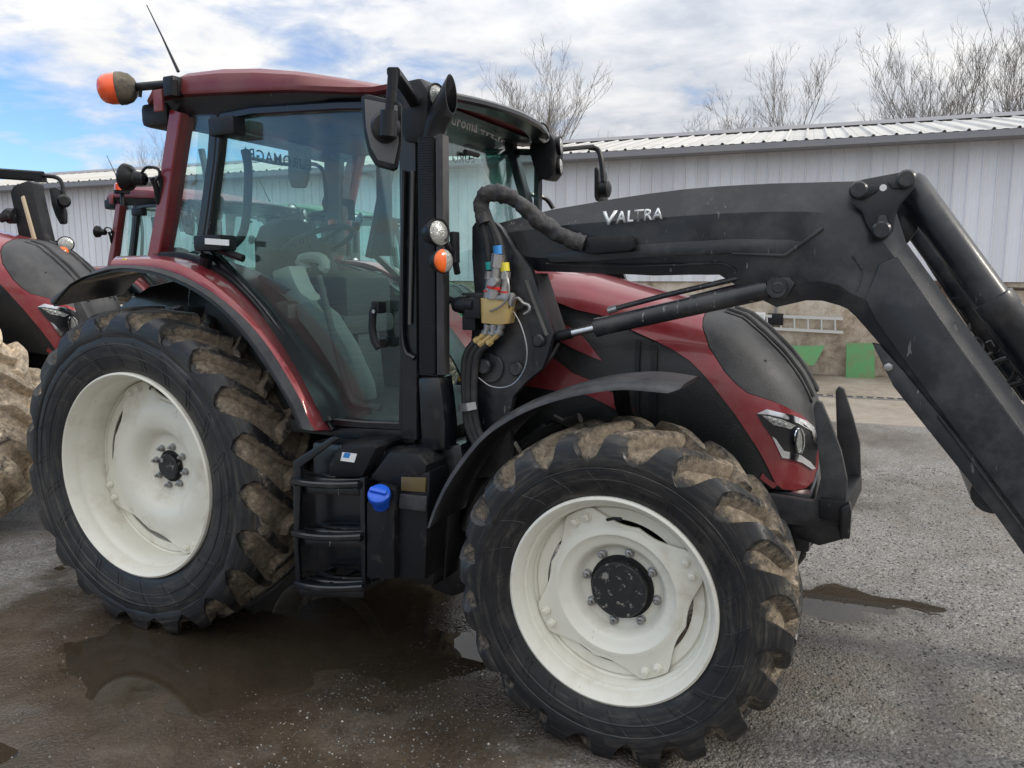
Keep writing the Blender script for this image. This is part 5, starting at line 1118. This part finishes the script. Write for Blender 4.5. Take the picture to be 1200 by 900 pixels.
t3 = copy_tree(TR, SNAP, None, LOADER+('beacon_bracket',)); t3.location = (-4.46, 3.2, 0); tag(t3, 'red tractor with orange beacon behind the nearest tractor, seen past its rear pillar')
d3 = (dep(143, 227, 7.95)-t3.location)
b3 = MB().tube([d3+Vector((0, 0, -.12)), d3], .02, 8).lathe([(0, .075), (.03, .08), (.035, .06)], d3, (0, 0, 1), 20, True).build('beacon_base', PLA, t3)
MB().lathe([(.03, .07), (.09, .066), (.115, .04), (.12, .001)], d3, (0, 0, 1), 20).build('beacon_lens', BEACON, b3)
# stack, lamp and mirror of the left tractor
inv = t2.matrix_world.copy(); bpy.context.view_layer.update(); inv = t2.matrix_world.inverted()
def L2(px, py, d): return inv @ dep(px, py, d)
T2D = 6.25
def poly2(px, d, thick, bev):
    f_ = [L2(a, b, d) for a, b in px]; n_ = (inv.to_3x3() @ FWD); n_.z = 0; return MB().prism(f_, n_.normalized()*(thick/1.25), bev)
e2 = poly2([(11, 226), (15, 217), (32, 211), (39, 214), (39.5, 224), (47, 258), (55, 291), (30, 296), (22, 285), (16, 250)], T2D, .16, .02).build('exhaust_stack', PLA, t2)
poly2([(24, 231), (27, 229), (45, 293), (41, 294)], T2D-.02, .03, .003).build('stack_trim', pm('tan_strip', (.45, .38, .27), .5), e2)
MB().tube([L2(0, 256, T2D-.05), L2(8, 253, T2D-.05), L2(15, 254, T2D)], .03, 10).lathe([(-.03, .03), (0, .05), (.05, .05)], L2(10, 253, T2D), (1, 0, 0), 16, True).build('stack_clamp', PLA, e2)
l2 = MB().lathe([(-.06, .02), (-.03, .045), (0, .05), (.005, .045)], L2(77, 286, T2D-.15), inv.to_3x3() @ Vector((.75, -.6, .1)), 20, True).build('headlamp', PLA, t2)
MB().lathe([(.004, .044), (.012, .03), (.014, .001)], L2(77, 286, T2D-.15), inv.to_3x3() @ Vector((.75, -.6, .1)), 20).build('lens', LENS, l2)
MB().tube([L2(58, 296, T2D), L2(63, 285, T2D-.05), L2(72, 284, T2D-.1)], .016, 8).build('lamp_bracket', PLA, l2)
s2_ = MB().ball(L2(74, 296, T2D-.15), .04).build('turn_signal', ORG, t2)
a2 = MB().sweep([L2(-60, 200, T2D+.4), L2(0, 203.5, T2D+.4), L2(50, 207, T2D+.4)], .07, .05, (0, 1, 0), .01).tube(bez([L2(50, 206, T2D+.4), L2(66, 208, T2D+.4), L2(73, 216, T2D+.4), L2(75, 236, T2D+.4)], 14), .014, 8).box(L2(45, 209, T2D+.42), L2(50, 213, T2D+.36)).build('mirror_arm', PLA, t2)
poly2([(57, 221), (64, 219), (70, 222), (76, 250), (76, 262), (70, 263), (64, 252), (60, 240)], T2D+.38, .05, .01).build('mirror_housing', PLA, a2)
MB().lathe([(-.03, .04), (.03, .045), (.05, .03)], L2(74, 236, T2D+.34), (.6, -.8, 0), 16, True).build('mirror_knuckle', PLA, a2)
t4 = copy_tree(TR, SNAP, None, LOADER, {'red_paint': GREENP, 'dusty_red_paint': GREENP, 'roof_red_paint': GREENP, 'cream_wheel_paint': YEL}); t4.location = (-4.43, 5.48, 0)
tag(t4, 'green tractor with yellow wheels seen through the door glass of the nearest tractor'); del t4['group']
# ------------------------------------------------------------------ bare trees behind the shed
def tree(px, pyb, pyt, dist, seed, label, spread=.55, stems=1, n0=5, lean=0.0, group='bare trees behind the shed'):
    r = random.Random(seed); b = dep(px, 320, dist); b.z = 0; top = dep(px, pyt, dist).z
    root = tag(empty('bare_tree', b), label, 'tree', group); tk = MB(); br = MB()
    def limb(p, d, ln, rad, lv, mb):
        n = 4 if lv < 2 else 3; path = [p]; q = Vector(p); dd = Vector(d)
        for i in range(n):
            dd = (dd+Vector((r.uniform(-1, 1), r.uniform(-1, 1), r.uniform(-.3, .9)))*(.10+.05*lv)).normalized(); q = q+dd*(ln/n); path.append(Vector(q))
        rr = [rad*(1-.62*i/n) for i in range(n+1)]; mb.tube(path, rr, 6 if lv == 0 else (4 if lv < 3 else 3), False)
        if lv >= 4: return
        kn = (11, 8, 5, 2)[lv]
        for k in range(kn):
            f = r.uniform(.28, 1) if lv else .25+.75*(k+.6)/kn
            i = min(n-1, int(f*n)); pp = path[i].lerp(path[i+1], f*n-i)
            az = r.uniform(0, 2*PI); t0 = (path[i+1]-path[i]).normalized(); o = t0.orthogonal().normalized(); o2 = t0.cross(o); sp = r.uniform(.7, 1.3)*spread
            nd = (t0+(o*math.cos(az)+o2*math.sin(az))*sp*1.3+Vector((0, 0, .38))).normalized()
            limb(pp, nd, ln*r.uniform(.42, .66)*(1.1-.35*f), max(rad*(1-.6*f)*.5, .005), lv+1, br)
    for s in range(stems):
        d = Vector((lean+(r.uniform(-.25, .25) if stems > 1 else 0), r.uniform(-.1, .1), 1)).normalized()
        limb(Vector((r.uniform(-.3, .3) if stems > 1 else 0, 0, 0)), d, top*(.74 if stems == 1 else r.uniform(.58, .74)), top*.0095, 0, tk)
    tk.build('trunk', BARK, root, 60); br.build('branches', BARK, root, 60); return root
tree(625, 165, 68, 27, 11, 'bare tree standing alone behind the shed, right of the cab roof', .50, 2, lean=-.05)
tree(912, 150, 78, 27, 24, 'bare tree behind the shed with a low bushy neighbour on its left', .5, 2, lean=-.04)
tree(866, 150, 126, 29, 31, 'small low bare tree, the shortest behind the shed roof', .8, 2)
tree(1058, 135, 40, 26, 48, 'tallest bare tree behind the shed, wide and dense', .45, 3, lean=-.03)
tree(1128, 135, 66, 29, 53, 'slim bare tree close right of the tallest one', .4, 1)
tree(1200, 130, 36, 25, 61, 'bare tree cut off by the right edge of the photo', .5, 2)
tree(186, 190, 172, 80, 71, 'faint distant bare tree left of the cab rear pillar', .6, 2)
